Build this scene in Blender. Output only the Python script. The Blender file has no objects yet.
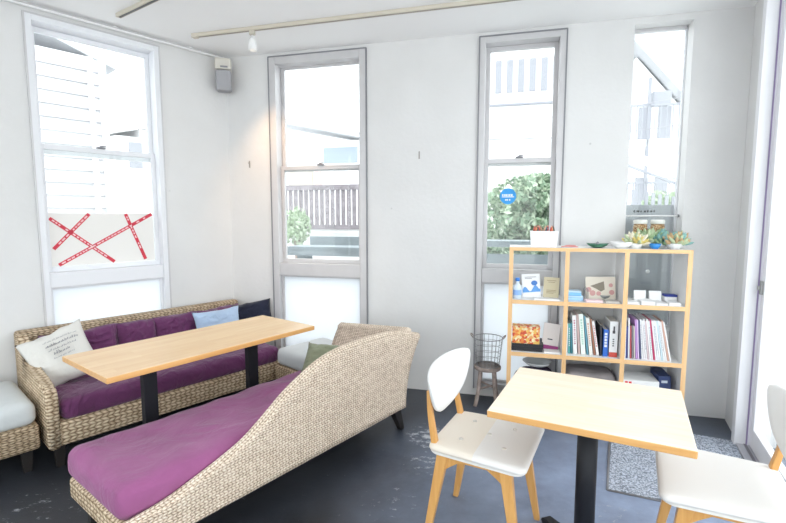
import bpy, bmesh, math, random
from mathutils import Vector, Matrix, noise
random.seed(7)
PI = math.pi
R = math.radians
scene = bpy.context.scene
COL = scene.collection

# ------------------------------------------------------------------ frames of the place
CAM_H = 1.45
K = Vector((-1.46, 4.20, 0))                    # corner of left wall and back wall
LROT = R(48.82)                                  # local +x runs along the left wall to the corner, +y out through it
BROT = R(-14.65)                                 # local +x runs along the back wall to the right, +y out through it
RC = Vector((2.37, 3.18, 0))                     # corner of back wall and right wall
RROT = R(64.5 + 180)                             # local +x runs along the right wall towards the viewer
CEIL = 2.82

def frame(origin, rz):
    return Matrix.Translation(origin) @ Matrix.Rotation(rz, 4, 'Z')
FL = frame(K, LROT)
FB = frame(K, BROT)
FR = frame(RC, RROT)
def wp(F, x, y, z): return F @ Vector((x, y, z))

# ------------------------------------------------------------------ materials
def new_mat(name):
    m = bpy.data.materials.new(name); m.use_nodes = True
    nt = m.node_tree
    return m, nt, nt.nodes['Principled BSDF']
def srgb(r, g, b):
    f = lambda c: (c/255/12.92) if c/255 <= .04045 else ((c/255+.055)/1.055)**2.4
    return (f(r), f(g), f(b), 1)
_mc = {}
def plain(name, col, rough=.5, metal=0, bump=0, bscale=200, var=0, vscale=8, spec=.5, emit=None, sheen=0):
    if name in _mc: return _mc[name]
    m, nt, b = new_mat(name)
    N, Lk = nt.nodes, nt.links
    b.inputs['Base Color'].default_value = col
    b.inputs['Roughness'].default_value = rough
    b.inputs['Metallic'].default_value = metal
    b.inputs['Specular IOR Level'].default_value = spec
    if sheen:
        b.inputs['Sheen Weight'].default_value = sheen
    tc = N.new('ShaderNodeTexCoord')
    if var:
        n = N.new('ShaderNodeTexNoise'); n.inputs['Scale'].default_value = vscale; n.inputs['Detail'].default_value = 4
        Lk.new(tc.outputs['Object'], n.inputs['Vector'])
        mr = N.new('ShaderNodeMapRange'); mr.inputs['From Min'].default_value = .3; mr.inputs['From Max'].default_value = .7
        mr.inputs['To Min'].default_value = 1-var; mr.inputs['To Max'].default_value = 1+var*.4
        Lk.new(n.outputs['Fac'], mr.inputs['Value'])
        mx = N.new('ShaderNodeVectorMath'); mx.operation = 'SCALE'
        mx.inputs[0].default_value = col[:3]; Lk.new(mr.outputs['Result'], mx.inputs['Scale'])
        Lk.new(mx.outputs['Vector'], b.inputs['Base Color'])
    if bump:
        n2 = N.new('ShaderNodeTexNoise'); n2.inputs['Scale'].default_value = bscale; n2.inputs['Detail'].default_value = 3
        Lk.new(tc.outputs['Object'], n2.inputs['Vector'])
        bp = N.new('ShaderNodeBump'); bp.inputs['Strength'].default_value = bump; bp.inputs['Distance'].default_value = .01
        Lk.new(n2.outputs['Fac'], bp.inputs['Height']); Lk.new(bp.outputs['Normal'], b.inputs['Normal'])
    if emit:
        b.inputs['Emission Color'].default_value = col; b.inputs['Emission Strength'].default_value = emit
    _mc[name] = m
    return m

def wall_mat():
    m, nt, b = new_mat('white_painted_wall'); N, Lk = nt.nodes, nt.links
    tc = N.new('ShaderNodeTexCoord')
    n = N.new('ShaderNodeTexNoise'); n.inputs['Scale'].default_value = 2.5; n.inputs['Detail'].default_value = 6
    Lk.new(tc.outputs['Object'], n.inputs['Vector'])
    r = N.new('ShaderNodeValToRGB'); r.color_ramp.elements[0].position = .3; r.color_ramp.elements[1].position = .7
    r.color_ramp.elements[0].color = (.70, .695, .69, 1); r.color_ramp.elements[1].color = (.745, .74, .738, 1)
    Lk.new(n.outputs['Fac'], r.inputs['Fac'])
    # small chips and marks
    v = N.new('ShaderNodeTexVoronoi'); v.inputs['Scale'].default_value = 3.1; v.inputs['Randomness'].default_value = 1
    Lk.new(tc.outputs['Object'], v.inputs['Vector'])
    lt = N.new('ShaderNodeMapRange'); lt.inputs['From Min'].default_value = .018; lt.inputs['From Max'].default_value = .035
    lt.inputs['To Min'].default_value = .72; lt.inputs['To Max'].default_value = 1
    Lk.new(v.outputs['Distance'], lt.inputs['Value'])
    sc = N.new('ShaderNodeVectorMath'); sc.operation = 'SCALE'
    Lk.new(r.outputs['Color'], sc.inputs[0]); Lk.new(lt.outputs['Result'], sc.inputs['Scale'])
    Lk.new(sc.outputs['Vector'], b.inputs['Base Color'])
    b.inputs['Roughness'].default_value = .75
    n2 = N.new('ShaderNodeTexNoise'); n2.inputs['Scale'].default_value = 30; n2.inputs['Detail'].default_value = 6
    Lk.new(tc.outputs['Object'], n2.inputs['Vector'])
    bp = N.new('ShaderNodeBump'); bp.inputs['Strength'].default_value = .18; bp.inputs['Distance'].default_value = .01
    Lk.new(n2.outputs['Fac'], bp.inputs['Height']); Lk.new(bp.outputs['Normal'], b.inputs['Normal'])
    return m

def floor_mat():
    m, nt, b = new_mat('dark_sealed_concrete'); N, Lk = nt.nodes, nt.links
    tc = N.new('ShaderNodeTexCoord')
    n = N.new('ShaderNodeTexNoise'); n.inputs['Scale'].default_value = 2.2; n.inputs['Detail'].default_value = 8; n.inputs['Roughness'].default_value = .65
    Lk.new(tc.outputs['Object'], n.inputs['Vector'])
    r = N.new('ShaderNodeValToRGB')
    r.color_ramp.elements[0].position = .3; r.color_ramp.elements[1].position = .72
    r.color_ramp.elements[0].color = (.017, .019, .025, 1); r.color_ramp.elements[1].color = (.050, .056, .070, 1)
    Lk.new(n.outputs['Fac'], r.inputs['Fac'])
    # worn white scuffs: ragged, thickest on the walking line beside the lounge chair
    n2 = N.new('ShaderNodeTexNoise'); n2.inputs['Scale'].default_value = 16; n2.inputs['Detail'].default_value = 10; n2.inputs['Roughness'].default_value = .75
    mp = N.new('ShaderNodeMapping'); mp.inputs['Scale'].default_value = (1, 1.6, 1); mp.inputs['Rotation'].default_value = (0, 0, .5)
    Lk.new(tc.outputs['Object'], mp.inputs['Vector']); Lk.new(mp.outputs['Vector'], n2.inputs['Vector'])
    acc = None
    for (cx, cy, rad) in ((.25, 2.92, .26), (.22, 2.62, .22), (.0, 2.2, .22), (-1.75, 2.2, .35), (1.0, 2.1, .3)):
        d = N.new('ShaderNodeVectorMath'); d.operation = 'DISTANCE'
        Lk.new(tc.outputs['Object'], d.inputs[0]); d.inputs[1].default_value = (cx, cy, 0)
        mr = N.new('ShaderNodeMapRange'); mr.inputs['From Min'].default_value = 0; mr.inputs['From Max'].default_value = rad
        k = {0: .22, 1: .16}.get(0 if (cx, cy) == (.25, 2.92) else 1 if cy == 2.62 else 2, .09)
        mr.inputs['To Min'].default_value = k; mr.inputs['To Max'].default_value = 0
        Lk.new(d.outputs['Value'], mr.inputs['Value'])
        if acc is None: acc = mr.outputs['Result']
        else:
            a = N.new('ShaderNodeMath'); a.operation = 'MAXIMUM'; Lk.new(acc, a.inputs[0]); Lk.new(mr.outputs['Result'], a.inputs[1]); acc = a.outputs[0]
    a = N.new('ShaderNodeMath'); a.operation = 'ADD'; Lk.new(acc, a.inputs[0]); Lk.new(n2.outputs['Fac'], a.inputs[1])
    # paler bluish zone before the door: window sheen and door light painted in
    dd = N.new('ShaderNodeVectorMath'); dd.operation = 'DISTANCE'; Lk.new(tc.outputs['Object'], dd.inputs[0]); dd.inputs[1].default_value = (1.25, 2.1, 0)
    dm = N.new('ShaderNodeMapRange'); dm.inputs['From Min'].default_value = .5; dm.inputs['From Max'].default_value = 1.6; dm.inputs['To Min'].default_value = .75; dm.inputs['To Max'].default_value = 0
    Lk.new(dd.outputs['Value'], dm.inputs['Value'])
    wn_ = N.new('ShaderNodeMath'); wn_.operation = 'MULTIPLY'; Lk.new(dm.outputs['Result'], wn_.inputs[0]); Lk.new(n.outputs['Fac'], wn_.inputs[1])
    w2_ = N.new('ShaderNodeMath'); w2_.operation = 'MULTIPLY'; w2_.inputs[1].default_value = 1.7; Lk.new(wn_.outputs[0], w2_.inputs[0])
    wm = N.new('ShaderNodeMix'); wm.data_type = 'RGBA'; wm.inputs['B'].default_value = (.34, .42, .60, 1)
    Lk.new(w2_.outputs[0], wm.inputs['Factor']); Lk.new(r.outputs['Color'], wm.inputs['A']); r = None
    th = N.new('ShaderNodeMapRange'); th.inputs['From Min'].default_value = .64; th.inputs['From Max'].default_value = .74
    Lk.new(a.outputs[0], th.inputs['Value'])
    mx = N.new('ShaderNodeMix'); mx.data_type = 'RGBA'
    Lk.new(th.outputs['Result'], mx.inputs['Factor']); Lk.new(wm.outputs['Result'], mx.inputs['A']); mx.inputs['B'].default_value = (.50, .52, .56, 1)
    Lk.new(mx.outputs['Result'], b.inputs['Base Color'])
    rr = N.new('ShaderNodeMapRange'); rr.inputs['To Min'].default_value = .30; rr.inputs['To Max'].default_value = .55
    Lk.new(n.outputs['Fac'], rr.inputs['Value']); Lk.new(rr.outputs['Result'], b.inputs['Roughness'])
    bp = N.new('ShaderNodeBump'); bp.inputs['Strength'].default_value = .12; bp.inputs['Distance'].default_value = .01
    Lk.new(n2.outputs['Fac'], bp.inputs['Height']); Lk.new(bp.outputs['Normal'], b.inputs['Normal'])
    return m

def granite_mat():
    m, nt, b = new_mat('speckled_entrance_mat'); N, Lk = nt.nodes, nt.links
    tc = N.new('ShaderNodeTexCoord')
    n = N.new('ShaderNodeTexNoise'); n.inputs['Scale'].default_value = 110; n.inputs['Detail'].default_value = 4
    Lk.new(tc.outputs['Object'], n.inputs['Vector'])
    r = N.new('ShaderNodeValToRGB'); r.color_ramp.elements[0].position = .38; r.color_ramp.elements[1].position = .62
    r.color_ramp.elements[0].color = (.15, .17, .21, 1); r.color_ramp.elements[1].color = (.55, .60, .70, 1)
    Lk.new(n.outputs['Fac'], r.inputs['Fac']); Lk.new(r.outputs['Color'], b.inputs['Base Color'])
    b.inputs['Roughness'].default_value = .9
    return m

def wood_mat(name, c1, c2, c3, axis='x', board=.045, rough=.38, plank=True):
    """edge-glued boards along local x (or y, z) with fine grain"""
    m, nt, b = new_mat(name); N, Lk = nt.nodes, nt.links
    tc = N.new('ShaderNodeTexCoord'); sp = N.new('ShaderNodeSeparateXYZ'); Lk.new(tc.outputs['Object'], sp.inputs[0])
    cb = N.new('ShaderNodeCombineXYZ')
    order = {'x': ('X', 'Y', 'Z'), 'y': ('Y', 'X', 'Z'), 'z': ('Z', 'X', 'Y')}[axis]
    for i, o in enumerate(order): Lk.new(sp.outputs[o], cb.inputs[i])
    mp = N.new('ShaderNodeMapping'); mp.inputs['Scale'].default_value = (2.2, 34, 34); Lk.new(cb.outputs[0], mp.inputs['Vector'])
    n = N.new('ShaderNodeTexNoise'); n.inputs['Scale'].default_value = 1.6; n.inputs['Detail'].default_value = 5; n.inputs['Distortion'].default_value = .8
    Lk.new(mp.outputs['Vector'], n.inputs['Vector'])
    r = N.new('ShaderNodeValToRGB'); r.color_ramp.elements[0].position = .25; r.color_ramp.elements[1].position = .75
    r.color_ramp.elements[0].color = c1; r.color_ramp.elements[1].color = c2
    Lk.new(n.outputs['Fac'], r.inputs['Fac'])
    out = r.outputs['Color']
    if plank:
        bt = N.new('ShaderNodeTexBrick')
        bt.inputs['Scale'].default_value = 1; bt.inputs['Brick Width'].default_value = .38; bt.inputs['Row Height'].default_value = board
        bt.inputs['Mortar Size'].default_value = .0006; bt.inputs['Color1'].default_value = (0, 0, 0, 1); bt.inputs['Color2'].default_value = (1, 1, 1, 1)
        bt.inputs['Mortar'].default_value = (.2, .2, .2, 1); bt.inputs['Bias'].default_value = -.1
        Lk.new(cb.outputs[0], bt.inputs['Vector'])
        mx = N.new('ShaderNodeMix'); mx.data_type = 'RGBA'; mx.inputs['B'].default_value = c3
        ml = N.new('ShaderNodeMath'); ml.operation = 'MULTIPLY'; ml.inputs[1].default_value = .45
        Lk.new(bt.outputs['Color'], ml.inputs[0]); Lk.new(ml.outputs[0], mx.inputs['Factor']); Lk.new(out, mx.inputs['A'])
        out = mx.outputs['Result']
    Lk.new(out, b.inputs['Base Color'])
    b.inputs['Roughness'].default_value = rough
    b.inputs['Coat Weight'].default_value = .25; b.inputs['Coat Roughness'].default_value = .25
    return m

def wicker_mat(name, dark, mid, light, a=.030, bh=.0135):
    """twisted seagrass rope weave laid out on UVs measured in metres"""
    m, nt, b = new_mat(name); N, Lk = nt.nodes, nt.links
    uv = N.new('ShaderNodeUVMap'); uv.uv_map = 'UVMap'
    dn = N.new('ShaderNodeTexNoise'); dn.inputs['Scale'].default_value = 9; Lk.new(uv.outputs[0], dn.inputs['Vector'])
    ds = N.new('ShaderNodeVectorMath'); ds.operation = 'MULTIPLY_ADD'; ds.inputs[1].default_value = (.020, .014, 0)
    Lk.new(dn.outputs['Color'], ds.inputs[0]); Lk.new(uv.outputs[0], ds.inputs[2])
    sp = N.new('ShaderNodeSeparateXYZ'); Lk.new(ds.outputs[0], sp.inputs[0])
    def M(op, x, y=None):
        n = N.new('ShaderNodeMath'); n.operation = op
        for i, q in enumerate((x, y)):
            if q is None: continue
            if isinstance(q, (int, float)): n.inputs[i].default_value = q
            else: Lk.new(q, n.inputs[i])
        return n.outputs[0]
    v = M('DIVIDE', sp.outputs['Y'], bh); row = M('FLOOR', v)
    u = M('ADD', M('ADD', M('DIVIDE', sp.outputs['X'], a), M('MULTIPLY', row, .5)), M('MULTIPLY', M('MULTIPLY', M('FRACT', v), .55), M('SUBTRACT', M('MULTIPLY', M('FRACT', M('MULTIPLY', row, .5)), 4), 1)))
    su = M('POWER', M('ABSOLUTE', M('SINE', M('MULTIPLY', u, PI))), .5)
    sv = M('POWER', M('ABSOLUTE', M('SINE', M('MULTIPLY', v, PI))), .55)
    # each strand leans within its row like a twisted rope
    h = M('MULTIPLY', su, sv)
    cell = N.new('ShaderNodeCombineXYZ'); Lk.new(M('FLOOR', u), cell.inputs[0]); Lk.new(row, cell.inputs[1])
    wn = N.new('ShaderNodeTexWhiteNoise'); wn.noise_dimensions = '2D'; Lk.new(cell.outputs[0], wn.inputs['Vector'])
    r = N.new('ShaderNodeValToRGB'); e = r.color_ramp.elements
    e[0].position = .15; e[0].color = dark; e[1].position = .55; e[1].color = mid
    x = r.color_ramp.elements.new(.95); x.color = light
    mixh = M('ADD', M('MULTIPLY', h, .80), M('MULTIPLY', wn.outputs['Value'], .26))
    Lk.new(mixh, r.inputs['Fac']); Lk.new(r.outputs['Color'], b.inputs['Base Color'])
    bp = N.new('ShaderNodeBump'); bp.inputs['Strength'].default_value = .9; bp.inputs['Distance'].default_value = .006
    Lk.new(h, bp.inputs['Height']); Lk.new(bp.outputs['Normal'], b.inputs['Normal'])
    b.inputs['Roughness'].default_value = .7
    return m

def glass_mat():
    m, nt, b = new_mat('clear_window_glass'); N, Lk = nt.nodes, nt.links
    for n in list(N):
        if n.type == 'BSDF_PRINCIPLED': N.remove(n)
    out = N['Material Output']
    t = N.new('ShaderNodeBsdfTransparent'); t.inputs['Color'].default_value = (.97, .985, .98, 1)
    g = N.new('ShaderNodeBsdfGlossy'); g.inputs['Roughness'].default_value = .02
    lw_ = N.new('ShaderNodeLayerWeight'); lw_.inputs['Blend'].default_value = .5
    pw = N.new('ShaderNodeMath'); pw.operation = 'POWER'; pw.inputs[1].default_value = 5; Lk.new(lw_.outputs['Facing'], pw.inputs[0])
    fr = N.new('ShaderNodeMath'); fr.operation = 'MULTIPLY_ADD'; fr.inputs[1].default_value = .6; fr.inputs[2].default_value = .03; Lk.new(pw.outputs[0], fr.inputs[0])
    mx = N.new('ShaderNodeMixShader'); Lk.new(fr.outputs[0], mx.inputs[0]); Lk.new(t.outputs[0], mx.inputs[1]); Lk.new(g.outputs[0], mx.inputs[2])
    Lk.new(mx.outputs[0], out.inputs['Surface'])
    return m
def frosted_mat():
    m, nt, b = new_mat('frosted_white_glass'); N, Lk = nt.nodes, nt.links
    for n in list(N):
        if n.type == 'BSDF_PRINCIPLED': N.remove(n)
    out = N['Material Output']
    t = N.new('ShaderNodeBsdfTranslucent'); t.inputs['Color'].default_value = (.96, .98, 1, 1)
    d = N.new('ShaderNodeBsdfDiffuse'); d.inputs['Color'].default_value = (.86, .90, .92, 1)
    mx = N.new('ShaderNodeMixShader'); mx.inputs[0].default_value = .4
    Lk.new(t.outputs[0], mx.inputs[1]); Lk.new(d.outputs[0], mx.inputs[2]); Lk.new(mx.outputs[0], out.inputs['Surface'])
    return m

def fabric_mat(name, col, weave=900, wr=.5, wscale=6, rough=.85, sheen=.25, var=.12):
    m, nt, b = new_mat(name); N, Lk = nt.nodes, nt.links
    tc = N.new('ShaderNodeTexCoord')
    n = N.new('ShaderNodeTexNoise'); n.inputs['Scale'].default_value = 5; n.inputs['Detail'].default_value = 5
    Lk.new(tc.outputs['Object'], n.inputs['Vector'])
    mr = N.new('ShaderNodeMapRange'); mr.inputs['From Min'].default_value = .3; mr.inputs['From Max'].default_value = .7
    mr.inputs['To Min'].default_value = 1-var; mr.inputs['To Max'].default_value = 1+var*.5; Lk.new(n.outputs['Fac'], mr.inputs['Value'])
    s = N.new('ShaderNodeVectorMath'); s.operation = 'SCALE'; s.inputs[0].default_value = col[:3]; Lk.new(mr.outputs['Result'], s.inputs['Scale'])
    Lk.new(s.outputs[0], b.inputs['Base Color']); b.inputs['Roughness'].default_value = rough
    b.inputs['Sheen Weight'].default_value = sheen; b.inputs['Sheen Roughness'].default_value = .5
    b.inputs['Specular IOR Level'].default_value = .2
    w = N.new('ShaderNodeTexNoise'); w.inputs['Scale'].default_value = wscale; w.inputs['Detail'].default_value = 3; w.inputs['Distortion'].default_value = 1.6
    Lk.new(tc.outputs['Object'], w.inputs['Vector'])
    w2 = N.new('ShaderNodeTexNoise'); w2.inputs['Scale'].default_value = weave; Lk.new(tc.outputs['Object'], w2.inputs['Vector'])
    b1 = N.new('ShaderNodeBump'); b1.inputs['Strength'].default_value = wr; b1.inputs['Distance'].default_value = .03
    b2 = N.new('ShaderNodeBump'); b2.inputs['Strength'].default_value = .12; b2.inputs['Distance'].default_value = .002
    Lk.new(w.outputs['Fac'], b1.inputs['Height']); Lk.new(w2.outputs['Fac'], b2.inputs['Height'])
    Lk.new(b1.outputs['Normal'], b2.inputs['Normal']); Lk.new(b2.outputs['Normal'], b.inputs['Normal'])
    return m

M_wall = wall_mat()
M_ceil = plain('white_ceiling', (.90, .90, .90, 1), .85, bump=.05, bscale=60)
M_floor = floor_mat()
M_granite = granite_mat()
M_alu = plain('brushed_aluminium_frame', (.60, .59, .60, 1), .42, .15, var=.05)
M_aludark = plain('dark_aluminium_edge', (.26, .26, .28, 1), .5, .4)
M_whiteframe = plain('white_painted_frame', (.80, .81, .84, 1), .5)
M_glass = glass_mat()
M_frost = frosted_mat()
M_white = plain('white_plastic', (.85, .85, .85, 1), .45)
M_birch = wood_mat('oiled_birch_boards', srgb(234, 194, 144), srgb(244, 214, 170), srgb(222, 176, 120), 'x', .05)
M_birch2 = wood_mat('birch_top_painted_sheen', srgb(242, 220, 194), srgb(248, 234, 216), srgb(238, 212, 182), 'x', .045)  # same birch as the long table, window sheen lightened into its colour
M_oak = wood_mat('honey_oak_legs', srgb(206, 150, 82), srgb(224, 172, 104), srgb(190, 130, 70), 'z', .1, plank=False)
M_oaky = wood_mat('honey_oak_rails', srgb(206, 150, 82), srgb(224, 172, 104), srgb(190, 130, 70), 'x', .1, plank=False)
M_pine = wood_mat('pine_shelf_board', srgb(226, 178, 122), srgb(238, 198, 148), srgb(212, 160, 104), 'x', .08, plank=False)
M_pinez = wood_mat('pine_shelf_upright', srgb(226, 178, 122), srgb(238, 198, 148), srgb(212, 160, 104), 'z', .08, plank=False)
M_wick = wicker_mat('natural_seagrass_weave', (.27, .185, .12, 1), (.80, .625, .48, 1), (.97, .86, .735, 1), a=.019, bh=.0125)
M_wickc = wicker_mat('coarse_seagrass_braid', (.15, .09, .045, 1), (.52, .375, .235, 1), (.84, .70, .52, 1), a=.034, bh=.020)
M_wickd = wicker_mat('brown_seagrass_weave', (.09, .055, .03, 1), (.44, .32, .20, 1), (.70, .56, .40, 1))
M_darkleg = plain('dark_stained_leg', (.02, .017, .016, 1), .4)
M_black = plain('black_powder_coat', (.013, .014, .019, 1), .5, spec=.3)
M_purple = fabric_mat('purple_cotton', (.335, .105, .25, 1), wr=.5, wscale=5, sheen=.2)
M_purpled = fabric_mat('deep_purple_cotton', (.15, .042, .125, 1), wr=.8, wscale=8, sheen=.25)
M_greyf = fabric_mat('pale_grey_vinyl', (.66, .69, .70, 1), wr=.15, sheen=0, rough=.5, var=.05)
M_whitef = fabric_mat('white_canvas', (.74, .72, .68, 1), wr=.5, wscale=7, sheen=0, var=.04)
M_bluef = fabric_mat('pale_blue_cotton', (.44, .57, .76, 1), wr=.55, wscale=8, var=.08)
M_navyf = fabric_mat('navy_cotton', (.018, .022, .045, 1), wr=.5, wscale=8)
M_greenf = fabric_mat('sage_green_cotton', (.25, .27, .18, 1), wr=.5, wscale=8)
M_seatw = plain('white_seat_fabric', (.80, .78, .76, 1), .7, bump=.05, bscale=500)
M_seatc = plain('cream_seat_fabric', (.80, .73, .64, 1), .75, bump=.05, bscale=500)
M_steel = plain('galvanised_wire', (.30, .30, .30, 1), .4, .7)
M_greywood = plain('weathered_grey_wood', (.36, .29, .26, 1), .8, var=.35, vscale=25)

# ------------------------------------------------------------------ object helpers
def link(o, parent=None):
    COL.objects.link(o)
    if parent is not None: o.parent = parent
    return o
def tag(o, label=None, cat=None, group=None, kind=None):
    if label: o['label'] = label
    if cat: o['category'] = cat
    if group: o['group'] = group
    if kind: o['kind'] = kind
    return o
def empty(name, loc, rz=0, label=None, cat=None, group=None):
    o = bpy.data.objects.new(name, None); o.empty_display_size = .05
    o.location = loc; o.rotation_euler = (0, 0, rz)
    COL.objects.link(o)
    return tag(o, label, cat, group)
def obj(name, bm, mat, parent=None, smooth=False, loc=None, rz=None):
    bmesh.ops.recalc_face_normals(bm, faces=bm.faces)
    me = bpy.data.meshes.new(name); bm.to_mesh(me); bm.free()
    for m in (mat if isinstance(mat, (list, tuple)) else [mat]): me.materials.append(m)
    if smooth:
        for p in me.polygons: p.use_smooth = True
    o = bpy.data.objects.new(name, me)
    if loc is not None: o.location = loc
    if rz is not None: o.rotation_euler = (0, 0, rz)
    return link(o, parent)
def copy_tree(o, parent=None):
    c = o.copy(); COL.objects.link(c)
    if parent is not None: c.parent = parent
    for ch in list(o.children): copy_tree(ch, c)
    return c
def uvlay(bm): return bm.loops.layers.uv.get('UVMap') or bm.loops.layers.uv.new('UVMap')
def BM(): return bmesh.new()
def add_box(bm, x0, x1, y0, y1, z0, z1, bev=0, mi=0, M=None, seg=2):
    r = bmesh.ops.create_cube(bm, size=1)
    vs = r['verts']
    for v in vs:
        v.co = Vector((x0+(v.co.x+.5)*(x1-x0), y0+(v.co.y+.5)*(y1-y0), z0+(v.co.z+.5)*(z1-z0)))
        if M is not None: v.co = M @ v.co
    fs = set(f for v in vs for f in v.link_faces)
    for f in fs: f.material_index = mi
    if bev:
        es = set(e for v in vs for e in v.link_edges)
        bmesh.ops.bevel(bm, geom=list(es), offset=bev, segments=seg, profile=.5, affect='EDGES')
    return bm
def box(x0, x1, y0, y1, z0, z1, bev=0): return add_box(BM(), x0, x1, y0, y1, z0, z1, bev)
def add_tube(bm, pts, r, seg=8, closed=False, cap=True, uvscale=None):
    pts = [Vector(p) for p in pts]; n = len(pts)
    rad = r if isinstance(r, (list, tuple)) else [r]*n
    rings = []; up = None; acc = 0; lens = []
    for i, p in enumerate(pts):
        if closed: t = (pts[(i+1) % n]-pts[i-1])
        else: t = pts[min(i+1, n-1)]-pts[max(i-1, 0)]
        t.normalize()
        if up is None: up = Vector((0, 0, 1)) if abs(t.z) < .9 else Vector((1, 0, 0))
        s = t.cross(up); s.normalize(); up = s.cross(t); up.normalize()
        rings.append([bm.verts.new(p+(s*math.cos(2*PI*k/seg)+up*math.sin(2*PI*k/seg))*rad[i]) for k in range(seg)])
        if i: acc += (pts[i]-pts[i-1]).length
        lens.append(acc)
    uvl = uvlay(bm) if uvscale else None
    for i in range(n if closed else n-1):
        a, b = rings[i], rings[(i+1) % n]
        for k in range(seg):
            f = bm.faces.new((a[k], a[(k+1) % seg], b[(k+1) % seg], b[k])); f.smooth = True
            if uvl:
                us = (lens[i], lens[i], lens[(i+1) % n] if i+1 < n else acc, lens[(i+1) % n] if i+1 < n else acc)
                vs = (k, k+1, k+1, k)
                for lp, uu, vv in zip(f.loops, us, vs): lp[uvl].uv = (uu, vv*2*PI*rad[i]/seg)
    if cap and not closed:
        bm.faces.new(rings[0][::-1]); bm.faces.new(rings[-1])
    return bm
def tube(pts, r, seg=8, closed=False): return add_tube(BM(), pts, r, seg, closed)
def add_lathe(bm, prof, seg=24, c=(0, 0, 0), cap=True, mi=0):
    rings = []
    for (r, z) in prof:
        rings.append([bm.verts.new((c[0]+r*math.cos(2*PI*k/seg), c[1]+r*math.sin(2*PI*k/seg), c[2]+z)) for k in range(seg)])
    for a, b in zip(rings, rings[1:]):
        for k in range(seg):
            f = bm.faces.new((a[k], a[(k+1) % seg], b[(k+1) % seg], b[k])); f.smooth = True; f.material_index = mi
    if cap:
        if prof[0][0] > 1e-4: bm.faces.new(rings[0][::-1]).material_index = mi
        if prof[-1][0] > 1e-4: bm.faces.new(rings[-1]).material_index = mi
    return bm
def lathe(prof, seg=24): return add_lathe(BM(), prof, seg)
def add_taper(bm, p0, p1, s0, s1, bev=.003):
    """square-section leg from p0 (section s0) to p1 (section s1); s = (sx, sy)"""
    vs = []
    for p, s in ((p0, s0), (p1, s1)):
        for a, b in ((-1, -1), (1, -1), (1, 1), (-1, 1)):
            vs.append(bm.verts.new((p[0]+a*s[0]/2, p[1]+b*s[1]/2, p[2])))
    fs = [bm.faces.new(vs[3::-1]), bm.faces.new(vs[4:])]
    for k in range(4): fs.append(bm.faces.new((vs[k], vs[(k+1) % 4], vs[4+(k+1) % 4], vs[4+k])))
    if bev:
        es = set(e for v in vs for e in v.link_edges)
        bmesh.ops.bevel(bm, geom=list(es), offset=bev, segments=2, profile=.5, affect='EDGES')
    return bm
def add_prism(bm, pts, axis, a0, a1, mi=0):
    """outline pts (2D) extruded along axis: 'y' outline in xz, 'x' outline in yz, 'z' outline in xy"""
    def co(p, a): return {'y': (p[0], a, p[1]), 'x': (a, p[0], p[1]), 'z': (p[0], p[1], a)}[axis]
    A = [bm.verts.new(co(p, a0)) for p in pts]; B = [bm.verts.new(co(p, a1)) for p in pts]
    n = len(pts)
    fs = [bm.faces.new(A[::-1]), bm.faces.new(B)]
    for k in range(n): fs.append(bm.faces.new((A[k], A[(k+1) % n], B[(k+1) % n], B[k])))
    for f in fs: f.material_index = mi
    return fs
def catmull(pts, n=6):
    pts = [Vector(p) for p in pts]; out = []
    P = [2*pts[0]-pts[1]]+pts+[2*pts[-1]-pts[-2]]
    for i in range(1, len(P)-2):
        p0, p1, p2, p3 = P[i-1:i+3]
        for k in range(n):
            t = k/n
            out.append(.5*((2*p1)+(-p0+p2)*t+(2*p0-5*p1+4*p2-p3)*t*t+(-p0+3*p1-3*p2+p3)*t**3))
    out.append(pts[-1]); return out
def uv_box(bm):
    """UVs in metres by dominant face direction"""
    bm.normal_update()
    uvl = uvlay(bm)
    for f in bm.faces:
        n = f.normal
        for lp in f.loops:
            c = lp.vert.co
            if abs(n.z) > .75: lp[uvl].uv = (c.x, c.y)
            elif abs(n.x) > abs(n.y): lp[uvl].uv = (c.y, c.z)
            else: lp[uvl].uv = (c.x, c.z)
    return bm
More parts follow.
